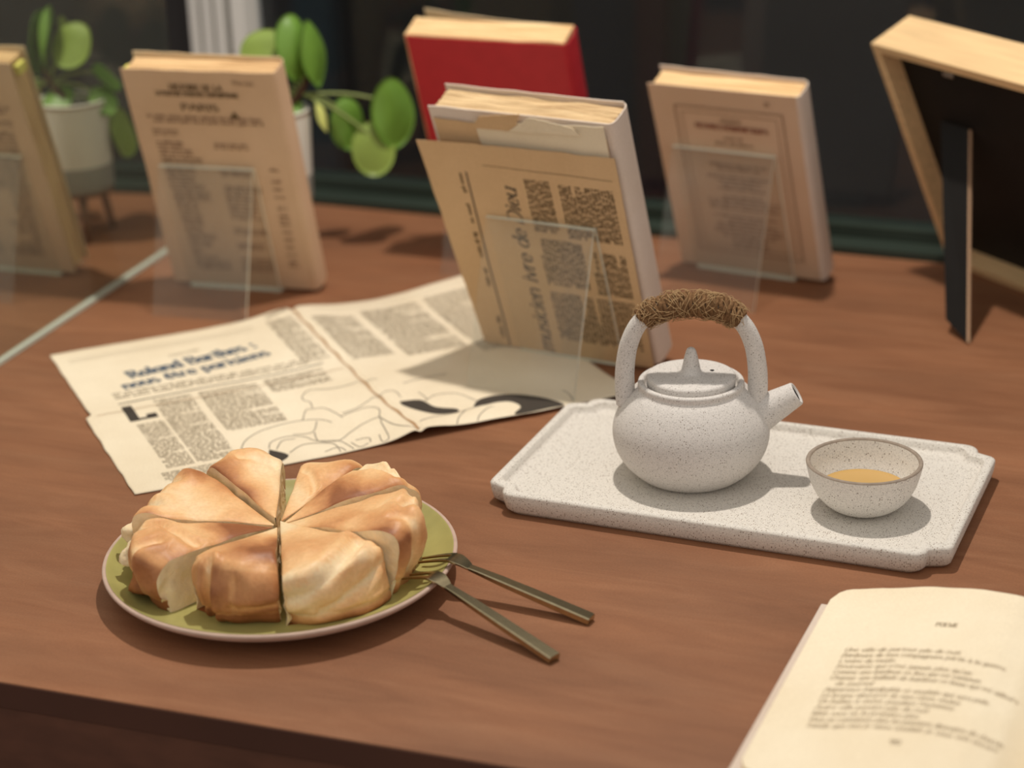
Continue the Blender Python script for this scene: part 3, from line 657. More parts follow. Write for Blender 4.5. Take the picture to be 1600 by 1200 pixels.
SL = [  # a0,a1,R,h,cx,cy,dark,tilt,drop, creases (t0,q0,t1,q1,depth,width)
 ('bread slice at the back of the plate, left of the wide gap', 91.5, 129, .0840, .0410, -.002, .0055, .04, .02, 0, [(.1, .50, .6, .58, .0016, .05)]),
 ('bread slice at the back of the plate, right of the wide gap', 52.6, 84, .0830, .0380, .001, .004, -.08, .0, .002, [(.2, .3, .9, .5, .0014, .05)]),
 ('narrow bread slice at the back right, browned near its outer end', 16.6, 52, .0900, .0405, .0015, .002, .0, .06, 0, [(.2, .62, .9, .56, .0026, .05), (.55, .6, .5, .9, .0020, .06)]),
 ('bread slice on the right nearest the fork tines', -33.5, 16, .0885, .0405, .002, -.0005, .02, .04, .0, [(.55, .62, .62, .95, .0034, .07), (.25, .66, .18, .98, .0028, .06), (.2, .60, .9, .64, .0018, .04)]),
 ('pale topped bread slice at the front right with a drooping flank', -83.5, -34.2, .0850, .0385, .0012, -.001, -.10, -.06, .001, [(.04, .80, .92, .52, .0042, .06), (.30, .90, .98, .72, .0020, .04)]),
 ('bread slice at the very front showing a tall browned outer crust', -131, -84.6, .0745, .0370, -.0005, -.002, .12, .00, .0, [(.29, .66, .30, 1.0, .0060, .045), (.58, .72, .55, .95, .0012, .03), (.55, .88, 1.0, .86, .0018, .03)]),
 ('torn bread slice at the front left showing its pale crumb', 180, 224, .0880, .0362, -.003, -.0005, .12, .00, .0, [(.25, .60, .35, .98, .0040, .08), (.7, .62, .62, .95, .0034, .07), (.2, .55, .9, .45, .0020, .05)]),
 ('broad bread slice at the left rear with a smooth golden top', 129.6, 179.4, .0880, .0375, -.002, .0015, .03, .02, .0, [(.3, .66, .4, 1.0, .0030, .07), (.75, .64, .7, 1.0, .0030, .07)])]
for i, (lb, a0, a1, R, h, cx, cy, dk, ti, dr, cr) in enumerate(SL):
    th_ = wedge('bread_slice', lb, a0, a1, R, h, cx, cy, i + 1.3, dk, ti, dr, pinch=.6 if i in (3, 5, 6) else .2, cr=cr)
    if i in (6, 7):   # ragged bits of torn dough hanging from the outer crust
        for (bx, by, bz, br_, mm) in {6: [(-.0800, -.010, .018, .0085, 'crumb'), (-.073, -.033, .011, .0090, 'crust_base')], 7: [(-.0840, .012, .020, .0080, 'crumb')]}[i]:
            bm = bmesh.new(); bmesh.ops.create_icosphere(bm, subdivisions=3, radius=br_)
            for v in bm.verts: v.co = Vector((v.co.x * 1.15, v.co.y * 1.25, v.co.z * .9)) * (1 + .75 * noise.noise(v.co * 150 + Vector((i, bx * 99, 0)))) + Vector((bx, by, max(bz, br_)))
            bmobj('torn_dough', bm, M[mm], th_, smooth=True)

# ------------------------------------------------------------------ forks
def fork(label, end, neck, tip, bend):
    E, Nk, T = Vector(end), Vector(neck), Vector(tip)
    fk = thing('cake_fork', label, 'fork', E, (0, 0, 0), 'forks leaning on the plate')
    ax_ = (Nk - E); fx = Vector((ax_.x, ax_.y, 0)).normalized(); sd = Vector((-fx.y, fx.x, 0))
    Z = Vector((0, 0, 1))
    def loft(name, st, m=M['brass']):     # stations: (centre, halfwidth, halfthick, side offset)
        vs, fs = [], []
        for i, (c, hw, ht, off) in enumerate(st):
            a = st[min(i + 1, len(st) - 1)][0]; b = st[max(i - 1, 0)][0]; tn = (a - b).normalized(); up = sd.cross(tn); up = up if up.z > 0 else -up
            c = c + sd * off - E; bv = min(hw, ht) * .35
            for x, y in ((-hw + bv, -ht), (hw - bv, -ht), (hw, -ht + bv), (hw, ht - bv), (hw - bv, ht), (-hw + bv, ht), (-hw, ht - bv), (-hw, -ht + bv)): vs.append(c + sd * x + up * y)
        n = 8
        for i in range(len(st) - 1):
            for k in range(n): fs.append((i * n + k, i * n + (k + 1) % n, (i + 1) * n + (k + 1) % n, (i + 1) * n + k))
        fs.append(tuple(range(n))[::-1]); fs.append(tuple(range((len(st) - 1) * n, len(st) * n)))
        bm = bmesh.new(); bv_ = [bm.verts.new(a) for a in vs]
        for q in fs: bm.faces.new([bv_[i] for i in q])
        return bmobj(name, bm, m, fk, auto=28)
    hd = [E.lerp(Nk, q) for q in (0, .02, .25, .5, .75, .92)]
    loft('handle', [(p, w, th_, 0) for p, w, th_ in zip(hd, (.0040, .0042, .0040, .0038, .0034, .0028), (.0023, .0024, .0024, .0022, .0019, .0014))] + [(Nk, .0026, .0010, 0)])
    L2 = T - Nk; path = catmull([Nk, Nk + L2 * .15 + Z * bend * .75, Nk + L2 * .32 + Z * bend * 1.15, Nk + L2 * .5 + Z * bend * 1.0, Nk + L2 * .75 + Z * bend * .55, T], 5)
    n = len(path); k = int(n * .48)
    wh = lambda i: .0026 + .0031 * min(1, i / (n * .28)) ** .8
    loft('head', [(path[i], wh(i), .0008, 0) for i in range(0, k + 1)])
    for s in (-1, 1):
        loft('tine', [(path[i], .0017 - .0010 * max(0, (i - k) / (n - k)) ** 1.5, .0008 - .00025 * (i - k) / (n - k), s * (.0040 - .0009 * (i - k) / (n - k))) for i in range(k, n)])
    return fk
fork('slim brushed metal two-tined fork, the one reaching farther right onto the table', (.0412, 1.0465, .0024), (-.0285, 1.0865, .0182), (-.0590, 1.1075, .0135), .0042)
fork('slim brushed metal two-tined fork ending nearest the table front edge', (.0186, 1.0025, .0024), (-.0415, 1.0640, .0178), (-.0665, 1.0880, .0128), .0042)

# ------------------------------------------------------------------ newspaper sheet
NA = Vector((-.364, 1.516, 0)); na = math.radians(23); NU = Vector((math.cos(na), math.sin(na), 0)); NV = Vector((-math.sin(na), math.cos(na), 0))
def news_z(u, v):
    w = -v
    fold = .2005
    d = u - fold
    ridge = .0062 * math.exp(-(d / .035) ** 2) * (.35 + .65 * sst((.16 - w) / .16)) + .0052 * math.exp(-(d / .016) ** 2) * sst((w - .20) / .09) + .0026 * sst((u - fold) / .02) * sst((w - .24) / .05)
    crease = -.0026 * math.exp(-(d / .0030) ** 2)
    dh = w - .145
    h = .0011 * math.exp(-(dh / .020) ** 2) * (1 if u < fold else .4) - .0006 * math.exp(-(dh / .0022) ** 2)
    lift = .0085 * sst((u - .27) / .09) * sst((.07 - w) / .07)
    wav = .0007 * noise.noise(Vector((u * 14, v * 14, 3))) + .0004
    return .0007 + max(0, ridge + crease + h + lift + wav)
def news_pt(u, v, k=0.0):
    p = NU * u + NV * v; return Vector((p.x, p.y, news_z(u, v) + k))
nw_ = thing('newspaper_sheet', 'open yellowed newspaper page with line drawing lying flat behind the bread plate', 'newspaper', NA)
nu, nv = 190, 74; WU, HV = .3690, .2925
vs, fs = [], []
def edge_u(v):  # slightly ragged left edge with a step at the fold
    return (-.0045 if v < -.145 else 0) + .0008 * noise.noise(Vector((v * 60, 0, 0)))
for k in (0, -.00025):
    for j in range(nv + 1):
        v = -HV * j / nv
        for i in range(nu + 1):
            q = i / nu; e0 = edge_u(v); u = e0 + (WU + .0006 * noise.noise(Vector((v * 50, 4, 0))) - e0) * q
            vv = v + (.0012 * noise.noise(Vector((u * 40, j > nv / 2, 1))) if j in (0, nv) else 0)
            vs.append(news_pt(u, vv, k))
nn = (nu + 1) * (nv + 1)
for j in range(nv):
    for i in range(nu):
        a = j * (nu + 1) + i; b = a + nu + 1
        fs.append((a, b, b + 1, a + 1)); fs.append((nn + a, nn + a + 1, nn + b + 1, nn + b))
for i in range(nu): fs.append((i, i + 1, nn + i + 1, nn + i)); a = nv * (nu + 1) + i; fs.append((a + 1, a, nn + a, nn + a + 1))
for j in range(nv): a = j * (nu + 1); b = a + nu + 1; fs.append((b, a, nn + a, nn + b)); a += nu; b += nu; fs.append((a, b, nn + b, nn + a))
obj('paper', vs, fs, M['news'], nw_, smooth=True)
npm = lambda u, v: news_pt(u, v, .00022)
ik = Ink(npm)
ik.text('Roland Barthes :', .046, -.0820, .0165, .20, .07, fit=.108, d=(.985, .17), serif=True, track=.12)
ik.text('nous être parisiens', .036, -.1030, .0150, .19, .07, fit=.122, d=(.988, .15), serif=True, track=.12)
ik.build('headline', M['ink_blue'], nw_)
ik = Ink(npm)
ik.line([(.0235, -.1315), (.09, -.1285), (.184, -.1270)], .0016)
ik.text('L', .0245, -.1660, .0270, .28, .12)
CUR = [[(0.0808, -0.2534), (0.0879, -0.2401), (0.1008, -0.2293), (0.1188, -0.2233), (0.1352, -0.2229), (0.1481, -0.2284), (0.1533, -0.2371)], [(0.1359, -0.2233), (0.1438, -0.2068), (0.1487, -0.2071), (0.1564, -0.2089), (0.1607, -0.2205), (0.1629, -0.2331)], [(0.1493, -0.2051), (0.1513, -0.1944), (0.1483, -0.1881), (0.1503, -0.1796), (0.1588, -0.172), (0.1705, -0.1773), (0.1853, -0.1789), (0.2006, -0.1747), (0.21, -0.1773)], [(0.0989, -0.2609), (0.1037, -0.2506), (0.1162, -0.2463), (0.1272, -0.2521), (0.1329, -0.2638), (0.1464, -0.271), (0.1507, -0.2861), (0.151, -0.290)], [(0.103, -0.2652), (0.1111, -0.2523), (0.1205, -0.2529)], [(0.1094, -0.2749), (0.1209, -0.2661), (0.1316, -0.2675), (0.1418, -0.275), (0.1416, -0.290)], [(0.1216, -0.2447), (0.1351, -0.2475), (0.1443, -0.23)], [(0.1365, -0.2483), (0.1342, -0.2645), (0.1464, -0.271), (0.1598, -0.2606), (0.1727, -0.2519), (0.1851, -0.2495), (0.183, -0.2596), (0.1809, -0.274), (0.1782, -0.2878), (0.1728, -0.2892), (0.1748, -0.2773)], [(0.1622, -0.2305), (0.1733, -0.2272), (0.1852, -0.2265), (0.19, -0.2361), (0.1844, -0.2513)], [(0.1656, -0.2254), (0.1803, -0.2216), (0.2031, -0.2054), (0.2131, -0.2059), (0.2129, -0.2201)], [(0.1851, -0.2495), (0.1885, -0.2714), (0.1952, -0.2837), (0.202, -0.2873)], [(0.2048, -0.28), (0.2216, -0.2711), (0.2399, -0.2672), (0.2557, -0.2618), (0.2673, -0.2586)], [(0.2287, -0.2910), (0.2353, -0.2784), (0.2456, -0.2657)], [(0.2445, -0.2910), (0.2499, -0.2816), (0.2611, -0.2693), (0.2669, -0.2677)], [(0.2276, -0.2327), (0.2386, -0.2243), (0.2544, -0.2279), (0.262, -0.2511)], [(0.2283, -0.2331), (0.2299, -0.2245), (0.2288, -0.2143)], [(0.3253, -0.2611), (0.325, -0.2729), (0.3216, -0.2876)], [(0.1533, -0.2789), (0.1561, -0.2889), (0.1634, -0.2864)], [(0.1573, -0.2767), (0.1667, -0.2774), (0.1654, -0.2853)], [(0.1321, -0.2848), (0.1426, -0.2818), (0.1456, -0.290)], [(0.225, -0.1927), (0.2442, -0.1881), (0.262, -0.1876)]]
PAT = [[(0.2084, -0.2296), (0.2243, -0.2301), (0.2293, -0.2477), (0.241, -0.2586), (0.2386, -0.2665), (0.2239, -0.2655), (0.2136, -0.2532), (0.2076, -0.2385)], [(0.2537, -0.2607), (0.2636, -0.2472), (0.2785, -0.2447), (0.2931, -0.2511), (0.3031, -0.2636), (0.31, -0.279), (0.3123, -0.2905), (0.3014, -0.2910), (0.2737, -0.2915), (0.2834, -0.2788), (0.2821, -0.2642), (0.2737, -0.2597), (0.2629, -0.261)], [(0.0983, -0.2627), (0.1075, -0.2781), (0.0982, -0.2877), (0.0922, -0.2915), (0.0888, -0.2910)]]
def sm(c): return [(p.x, p.y) for p in catmull([(a, b, 0) for a, b in c], 5)]
ik.build('initial_and_rule', M['ink'], nw_)
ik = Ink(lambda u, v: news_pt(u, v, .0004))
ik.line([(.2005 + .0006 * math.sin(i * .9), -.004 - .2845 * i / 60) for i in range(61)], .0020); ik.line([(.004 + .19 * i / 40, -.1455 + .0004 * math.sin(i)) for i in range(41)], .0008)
ik.build('fold_shade_wear', M['fold_tan'], nw_)['kind'] = 'stuff'
ik = Ink(npm)
for c in CUR: ik.line(sm(c), .0007)
ik.build('drawing_lines', M['ink_line'], nw_)['kind'] = 'stuff'
pv, pf = [], []
for pt in PAT:   # solid black areas of the drawing, cut into small triangles so that they follow the paper
    bm = bmesh.new(); fc = bm.faces.new([bm.verts.new((a, b, 0)) for a, b in sm(pt + [pt[0]])[:-1]]); bmesh.ops.triangulate(bm, faces=[fc])
    for _ in range(2): bmesh.ops.subdivide_edges(bm, edges=bm.edges[:], cuts=1, use_grid_fill=True)
    bm.verts.index_update(); b0 = len(pv); pv += [npm(v.co.x, v.co.y) for v in bm.verts]; pf += [tuple(b0 + v.index for v in f.verts) for f in bm.faces]; bm.free()
obj('drawing_blacks', pv, pf, M['ink'], nw_)['kind'] = 'stuff'
ik = Ink(npm)
ik.text('PRESSE', .084, -.0500, .0042, .13, .08, fit=.026, d=(.99, .12))
ik.text('LITTERATURE', .176, -.0120, .0050, .13, .08, fit=.022, d=(.93, .36))
ik.column(.024, -.1060, .175, -.1240, .0050, .5, last=.9)
ik.column(.048, -.1360, .0765, -.262, .0024, .52); ik.column(.026, -.1740, .046, -.262, .0024, .52); ik.column(.020, -.2660, .0765, -.2830, .0022, .52)
ik.column(.082, -.1360, .1270, -.2180, .0024, .52); ik.column(.133, -.1350, .180, -.1640, .0024, .52)
ik.column(.172, -.0180, .1935, -.1200, .0024, .52); ik.column(.2075, -.0280, .2420, -.1330, .0024, .52)
ik.column(.2500, -.0240, .3000, -.1400, .0024, .52); ik.column(.3065, -.0220, .3560, -.1580, .0024, .52)
ik.line([(.010, -.020), (.16, -.020)], .0005); ik.line([(.010, -.026), (.16, -.026)], .0004); ik.line([(.215, -.012), (.36, -.012)], .0005)
o = ik.build('body_type', M['ink_soft'], nw_); o['kind'] = 'stuff'

# ------------------------------------------------------------------ acrylic easels
def easel(label, loc, yaw, w, lean, hgt, off, z=.0004):
    e = thing('acrylic_easel', label, 'book stand', (loc[0], loc[1], z), (0, 0, yaw), 'clear acrylic book stands')
    t_ = .0026
    def slab(name, a, b, ext, nrm):     # panel from line a to line b (y,z pairs), x extent, thickness along nrm
        a, b = Vector((0, a[0], a[1])), Vector((0, b[0], b[1])); n = Vector((0, nrm[0], nrm[1])).normalized() * t_
        vs = [(x, p.y, p.z) for x in (off - w / 2, off + w / 2) for p in (a, b, b + n, a + n)]
        fs = [(0, 1, 2, 3), (7, 6, 5, 4), (0, 4, 5, 1), (1, 5, 6, 2), (2, 6, 7, 3), (3, 7, 4, 0)]
        return obj(name, vs, fs, None, e, mats=[M['acrylic'], M['acrylic_edge']], mi=[0, 1, 0, 0 if name == 'rear_leg' else 1, 0, 1])
    top = (-math.sin(lean) * hgt, math.cos(lean) * hgt)
    slab('backrest', (0, .0), top, 0, (-math.cos(lean), -math.sin(lean)))
    slab('ledge', (.0005, .0), (.034, .0), 0, (0, 1)); slab('ledge_lip', (.034, .0), (.034, .010), 0, (1, 0))
    foot = (top[0] - .040, 0.0)
    slab('rear_leg', (top[0] - .0026, top[1]), foot, 0, (-1, -.25))
    return e

# ------------------------------------------------------------------ standing books (seen from behind, leaning towards the viewer)
def book(label, loc, yaw, lean, w, h, tk, cov, front=None, z=.0034, spine=True, block=None, inset_=.003, name='paperback_book', splay=0.0, spine_m=None, wave=.0012, seed=1):
    b = thing(name, label, 'book', (loc[0], loc[1], z), (lean, 0, yaw), None)
    ct = .0009
    def sheet(nm, y0, m, x0, x1, z0, z1, sp=0.0, th=ct):
        vs, fs = [], []; nx, nz = 10, 14
        for k in (0, th):
            for j in range(nz + 1):
                for i in range(nx + 1):
                    x = x0 + (x1 - x0) * i / nx; zz = z0 + (z1 - z0) * j / nz
                    rag = .0008 * noise.noise(Vector((x * 60, zz * 60, seed + y0 * 90)))
                    fl_ = 1 - i / nx
                    vs.append((x + (rag if i in (0, nx) else 0), y0 + k + .0008 * noise.noise(Vector((x * 14, zz * 14, seed))) * fl_ + sp * fl_ ** 2 * (.4 + .6 * j / nz), zz + (rag if j == nz else 0)))
        n = (nx + 1) * (nz + 1)
        for j in range(nz):
            for i in range(nx):
                a = j * (nx + 1) + i; c = a + nx + 1; fs += [(a, a + 1, c + 1, c), (n + a, n + c, n + c + 1, n + a + 1)]
        for i in range(nx): a = nz * (nx + 1) + i; fs += [(i + 1, i, n + i, n + i + 1), (a, a + 1, n + a + 1, n + a)]
        for j in range(nz): a = j * (nx + 1); c = a + nx + 1; fs += [(a, c, n + c, n + a), (c + nx, a + nx, n + a + nx, n + c + nx)]
        return obj(nm, vs, fs, m, b, smooth=True, auto=40)
    sheet('back_cover', 0, cov, -w / 2, w / 2 - .002, 0, h)
    sheet('front_cover', tk - ct, front or cov, -w / 2, w / 2 - .002, 0, h + .001, splay)
    # spine: a rounded strip between the covers
    if spine:
        vs, fs = [], []; n = 8
        for j in range(2):
            for i in range(n + 1):
                a = -PI / 2 + PI * i / n; rx = .0042
                for rr in (0, ct):
                    vs.append((w / 2 - .002 + (rx - rr) * math.cos(a), tk / 2 + (tk / 2 - rr) * math.copysign(abs(math.sin(a)) ** .55, math.sin(a)), j * h))
        q = (n + 1) * 2
        for i in range(n):
            a, c = i * 2, (i + 1) * 2
            fs += [(a, c, c + q, a + q), (c + 1, a + 1, a + 1 + q, c + 1 + q), (a + q, c + q, c + 1 + q, a + 1 + q), (a, a + 1, c + 1, c)]
        obj('spine', vs, fs, spine_m or cov, b, smooth=True, auto=50)
    # page block with wavy top edge
    vs, fs = [], []; nx, ny = 14, 10; x0, x1 = -w / 2 + inset_, w / 2 - .0015; y0, y1 = ct + .0002, tk - ct - .0002; z1 = h - inset_ * .9
    for j in range(ny + 1):
        for i in range(nx + 1):
            x = x0 + (x1 - x0) * i / nx; y = y0 + (y1 - y0) * j / ny
            vs.append((x, y, z1 + wave * noise.noise(Vector((x * 45, y * 260, seed)))))
    for j in range(ny):
        for i in range(nx): a = j * (nx + 1) + i; fs.append((a, a + 1, a + nx + 2, a + nx + 1))
    n = len(vs); per = [i for i in range(nx + 1)] + [j * (nx + 1) + nx for j in range(1, ny + 1)] + [ny * (nx + 1) + i for i in range(nx - 1, -1, -1)] + [j * (nx + 1) for j in range(ny - 1, 0, -1)]
    for p in per: vs.append((vs[p][0], vs[p][1], .002))
    m_ = len(per)
    for k in range(m_): fs.append((per[k], n + k, n + (k + 1) % m_, per[(k + 1) % m_]))
    fs.append(tuple(range(n, n + m_)))
    bm = bmesh.new(); bv = [bm.verts.new(a) for a in vs]
    for f_ in fs: bm.faces.new([bv[i] for i in f_])
    bmobj('page_block', bm, block or M['pages'], b)
    return b
def face(b): return Ink(lambda u, v: Vector((u, -.00045 - .0006, v)))
def face_map(seed):
    def f(u, v, w=.0): return Vector((u, -.0011, v))
    return f

# book 2: aged tan paperback with a list on its back cover
bk2 = book('aged tan paperback with a dense printed list, standing beside the mirror', (-.2253, 1.6645), -.2903, .2969, .1315, .2098, .0245, M['cover_tan'], M['cover_cream'], splay=.002, seed=2, block=M['pages_brown2'])
ik = Ink(face_map(2)); c0 = -.003
ik.text('HISTOIRE DE LA', c0, .1925, .0052, .2, .1, fit=.046, align='c'); ik.text('LITTERATURE FRANCAISE CONTEMPORAINE', c0, .1868, .0040, .18, .1, fit=.072, align='c')
ik.text('PARIS', c0, .1735, .0062, .22, .1, fit=.033, align='c'); ik.quad((.0215, .1675), (.0300, .1675), (.0258, .1738))
ik.build('title_type', M['ink_tan'], bk2)
ik = Ink(face_map(2)); ik.text('Prix net', .030, .1985, .0040, .16, .08, fit=.018)
ik.column(-.052, .1690, .0500, .1590, .0042, .5); y = .1550
for r in range(19):
    n = random.choice((1, 2, 2, 3)); wl = random.uniform(.018, .042)
    ik.column(-.0500 + .0006 * r, y, -.0500 + wl, y - .0034 * n, .0034, .5, gap=.0)
    if random.random() < .8: ik.column(.002, y, .002 + random.uniform(.020, .036), y - .0034 * n, .0034, .5, gap=0)
    ik.column(.0455, y, .0545, y - .0034, .0034, .5, gap=0)
    y -= .0034 * n + .0008
    if y < .016: break
o = ik.build('list_type', M['ink_faint'], bk2); o['kind'] = 'stuff'
box('page_tab', (-.0690, .006, .1955), (-.0640, .0175, .2035), M['tab'], bk2)
easel('clear acrylic book stand holding the tan paperback beside the mirror', (-.2253, 1.6645), -.2903, .0840, .2969, .1235, -.0090)

# book 4: beige paperback with a ruled frame
bk4 = book('beige paperback with a double ruled frame on its cover, between teapot and oak frame', (.2078, 1.6577), -.5284, .3686, .1303, .1846, .0235, M['cover_beige'], M['cover_white'], spine_m=M['cover_white'], seed=4, splay=.002)
ik = Ink(face_map(4))
for d in (0, .0055):
    q = [(-.0440 + d, .1665 - d), (.0500 - d, .1665 - d), (.0500 - d, .0190 + d), (-.0440 + d, .0190 + d), (-.0440 + d, .1665 - d)]
    ik.line(q, .0009 if not d else .0005)
ik.text('12', .036, .1735, .0040, .2, .1); ik.text('PROSPER', .0040, .1530, .0036, .16, .08, fit=.018, align='c')
for y_, w_ in ((.1370, .016), (.1315, .034)): ik.column(.004 - w_ / 2, y_ + .003, .004 + w_ / 2, y_ - .0008, .0036, .5, gap=0)
for k in range(22):
    w_ = random.uniform(.03, .066); y_ = .1130 - .0041 * k
    if k in (2, 7, 12): continue
    ik.column(.004 - w_ / 2, y_, .004 + w_ / 2, y_ - .0036, .0035, .5, gap=0)
ik.build('frame_and_list_type', M['ink_faint'], bk4)
ik = Ink(face_map(4)); ik.text('ŒUVRES ROMANESQUES'.replace('Œ', 'OE'), .0040, .1462, .0048, .2, .1, fit=.064, align='c'); ik.build('title_type', M['ink_red'], bk4)
easel('clear acrylic book stand holding the beige paperback with a ruled frame', (.2078, 1.6577), -.5284, .0905, .3686, .1290, -.0055)

# red book, standing farther back
bkr = book('red cloth book with cream front cover standing behind the newsprint wrapped book', (.0155, 1.7452), -.4019, .3542, .1430, .2150, .0290, M['cover_red'], M['cover_cream'], splay=.014, seed=6, name='red_book', inset_=-.0015)
easel('clear acrylic book stand of the red book, barely showing behind the newspaper cutting', (.0155, 1.7452), -.4019, .0905, .3542, .120, 0)

# book 3: white paperback with a newspaper cutting tucked round it
bk3 = book('white paperback with torn papers and a tan newspaper cutting tucked over it', (.0468, 1.4778), -.512, .352, .1467, .2174, .0270, M['cover_white'], M['cover_white'], seed=8, splay=.001, z=.0046, block=M['pages_brown'], wave=.0022)
def card(name, poly, y, m, par, amp=.001, tk=.0004, curl=0.0, res=14):
    """a thin sheet filling the quad poly = BL, BR, TR, TL in the book's face plane"""
    BL, BR, TR, TL = [Vector((p[0], 0, p[1])) for p in poly]; vs, fs = [], []
    def pt(a, c):
        p = BL.lerp(BR, a).lerp(TL.lerp(TR, a), c)
        p.y = y - curl * (1 - a) ** 2 * c - amp * abs(noise.noise(Vector((a * 3, c * 3, y * 500)))) * (1 - .5 * a)
        return p
    for k in (0, tk):
        for j in range(res + 1):
            for i in range(res + 1): p = pt(i / res, j / res); vs.append((p.x + (.0006 * noise.noise(Vector((j * .9, i, 1))) if i in (0, res) else 0), p.y + k, p.z + (.0010 * noise.noise(Vector((i * .8, 2, y * 300))) if j == res else 0)))
    n = (res + 1) ** 2
    for j in range(res):
        for i in range(res): a = j * (res + 1) + i; c = a + res + 1; fs += [(a, a + 1, c + 1, c), (n + a, n + c, n + c + 1, n + a + 1)]
    for i in range(res): a = res * (res + 1) + i; fs += [(i + 1, i, n + i, n + i + 1), (a, a + 1, n + a + 1, n + a)]; 
    for j in range(res): a = j * (res + 1); c = a + res + 1; fs += [(a, c, n + c, n + a), (c + res, a + res, n + a + res, n + c + res)]
    o = obj(name, vs, fs, m, par, smooth=True, auto=50); return o, pt
card('under_sheet', [(-.066, .12), (.0690, .12), (.0685, .2060), (-.0705, .2080)], -.0014, M['wrap'], bk3, .0006)
card('torn_sheet', [(-.030, .14), (.0685, .14), (.0683, .2160), (-.036, .2100)], -.0022, M['news'], bk3, .0006)
card('torn_flap', [(-.038, .2045), (-.004, .2050), (.004, .2205), (-.030, .2150)], -.0034, M['wrap'], bk3, .001)
card('torn_flap', [(-.008, .2050), (.050, .2080), (.044, .2140), (.012, .2190)], -.0040, M['news'], bk3, .001)
wrap = thing('newspaper_cutting', 'tan newspaper cutting with sideways type tucked between acrylic stand and white paperback', 'newspaper', (.0468, 1.4778, .0046), (.352, 0, -.512))
_, wpt = card('paper', [(-.0740, -.0010), (.0725, .0005), (.0742, .1925), (-.0850, .1925)], -.0050, M['wrap'], wrap, .0012, curl=.004, res=20)
def wmap(u, v):
    c = (v + .0003) / .1926; l = -.0740 + (-.0850 + .0740) * c; r = .0725 + .0017 * c
    p = wpt((u - l) / (r - l), c); return Vector((u, p.y - .00025, v))
R_ = (0, 1)
ik = Ink(wmap)
ik.text('musicien ivre de Dieu', -.0120, .0010, .0125, .14, .05, slant=.22, fit=.1560, d=R_)
ik.line([(-.0500, .167), (-.0510, .0)], .0012)
ik.build('headline_type', M['ink'], wrap)['kind'] = 'stuff'
ik = Ink(wmap)
for a, c in ((.148, .166), (.120, .138), (.088, .112), (.060, .078), (.008, .030)): ik.column(-.0575, a, -.0525, c, .0042, .5, d=R_, gap=0)
ik.column(-.0035, .1190, .0195, .1660, .0026, .60, d=R_); ik.column(.0235, .1160, .0690, .1640, .0026, .60, d=R_)
ik.column(-.0035, .0690, .0350, .1130, .0026, .60, d=R_); ik.column(.0385, .0660, .0690, .1060, .0026, .60, d=R_)
ik.column(-.0035, .0160, .0680, .0620, .0026, .60, d=R_)
ik.line([(-.035, .1745), (.0690, .1725)], .0004)
o = ik.build('body_type', M['ink_tan'], wrap); o['kind'] = 'stuff'
easel('clear acrylic book stand holding the newsprint wrapped book behind the teapot', (.0448, 1.4735), -.512, .0890, .352, .1290, .0030, z=.0022)

# ------------------------------------------------------------------ open book at the front right
oy = math.radians(-23)
ob = thing('open_book', 'open book with a cream page of verse in the near right corner', 'book', (.1845, 1.0628, 0), (0, 0, oy))
def page_z(u):
    ks = [(-.002, .0072), (.01, .0096), (.03, .0140), (.06, .0196), (.085, .0222), (.105, .0218), (.120, .0182), (.132, .0095), (.137, .0045)]
    for (a, za), (b, zb) in zip(ks, ks[1:]):
        if u <= b: t_ = (u - a) / (b - a); t_ = max(0, t_); return za + (zb - za) * (t_ * t_ * (3 - 2 * t_) * .35 + t_ * .65)
    return ks[-1][1]
def page_block(name, mirrored=False):
    vs, fs = [], []; nx, ny = 40, 30; Hh = .205
    def X(u): return u if not mirrored else .274 - u
    for k in (1, 0):
        for j in range(ny + 1):
            for i in range(nx + 1):
                u = .137 * i / nx; rc = .012 - math.sqrt(max(0, .012 ** 2 - max(0, .012 - u) ** 2)) if u < .012 else 0
                v = -rc + (-Hh + 2 * rc) * j / ny
                z = page_z(u) if k else .0022
                vs.append((X(u), v + (.0008 * noise.noise(Vector((u * 50, 1, 0))) if j == 0 else 0), z))
    n = (nx + 1) * (ny + 1)
    for j in range(ny):
        for i in range(nx): a = j * (nx + 1) + i; c = a + nx + 1; fs += [(a, a + 1, c + 1, c), (n + a, n + a + 1, n + c + 1, n + c)]
    mi = [0, 1] * (nx * ny)
    for i in range(nx): a = ny * (nx + 1) + i; fs += [(i, i + 1, n + i + 1, n + i), (a, a + 1, n + a + 1, n + a)]; mi += [1, 1]
    for j in range(ny): a = j * (nx + 1); c = a + nx + 1; fs += [(a, c, n + c, n + a), (a + nx, c + nx, n + c + nx, n + a + nx)]; mi += [1, 1]
    me = bpy.data.meshes.new(name); me.from_pydata(vs, [], fs); me.update()
    for p, q in zip(me.polygons, mi): p.material_index = q
    bm = bmesh.new(); bm.from_mesh(me); bmesh.ops.recalc_face_normals(bm, faces=bm.faces); bm.to_mesh(me); bm.free()
    return fin(name, me, None, ob, mats=[M['page'], M['pages_front']], auto=40)
page_block('left_pages'); page_block('right_pages', True)
box('cover', (-.0062, -.212, .0003), (.2800, -.0085, .0020), M['cover_white'], ob, .0004, 1)
pm = lambda u, v: Vector((u, v, page_z(u) + .0003))
POEM = ["Une ville de partout pile de nuit", "Banlieues de mes compagnons partis à la guerre", "L'usine du matin", "Restreinte qui n'est jamais plus qu'un", "Comme une banlieue ce lieu qui est commun", "Chanter une ballade de banlieue ce beau qui est ailleurs", "   de journal", "Apparence impalpable et soudain qui sera pâle".replace('â', 'a'), "La brume obscurcit de mes rêves voulus", "Un ballon à visiter pendant l'automne", "Autre ville pavant pile de nuit", "Mais vous où la première plus", "Vous ne connaissez plus les passions distraites de chacun", "Tandis que moi je viens soudain je vous vois encore"]
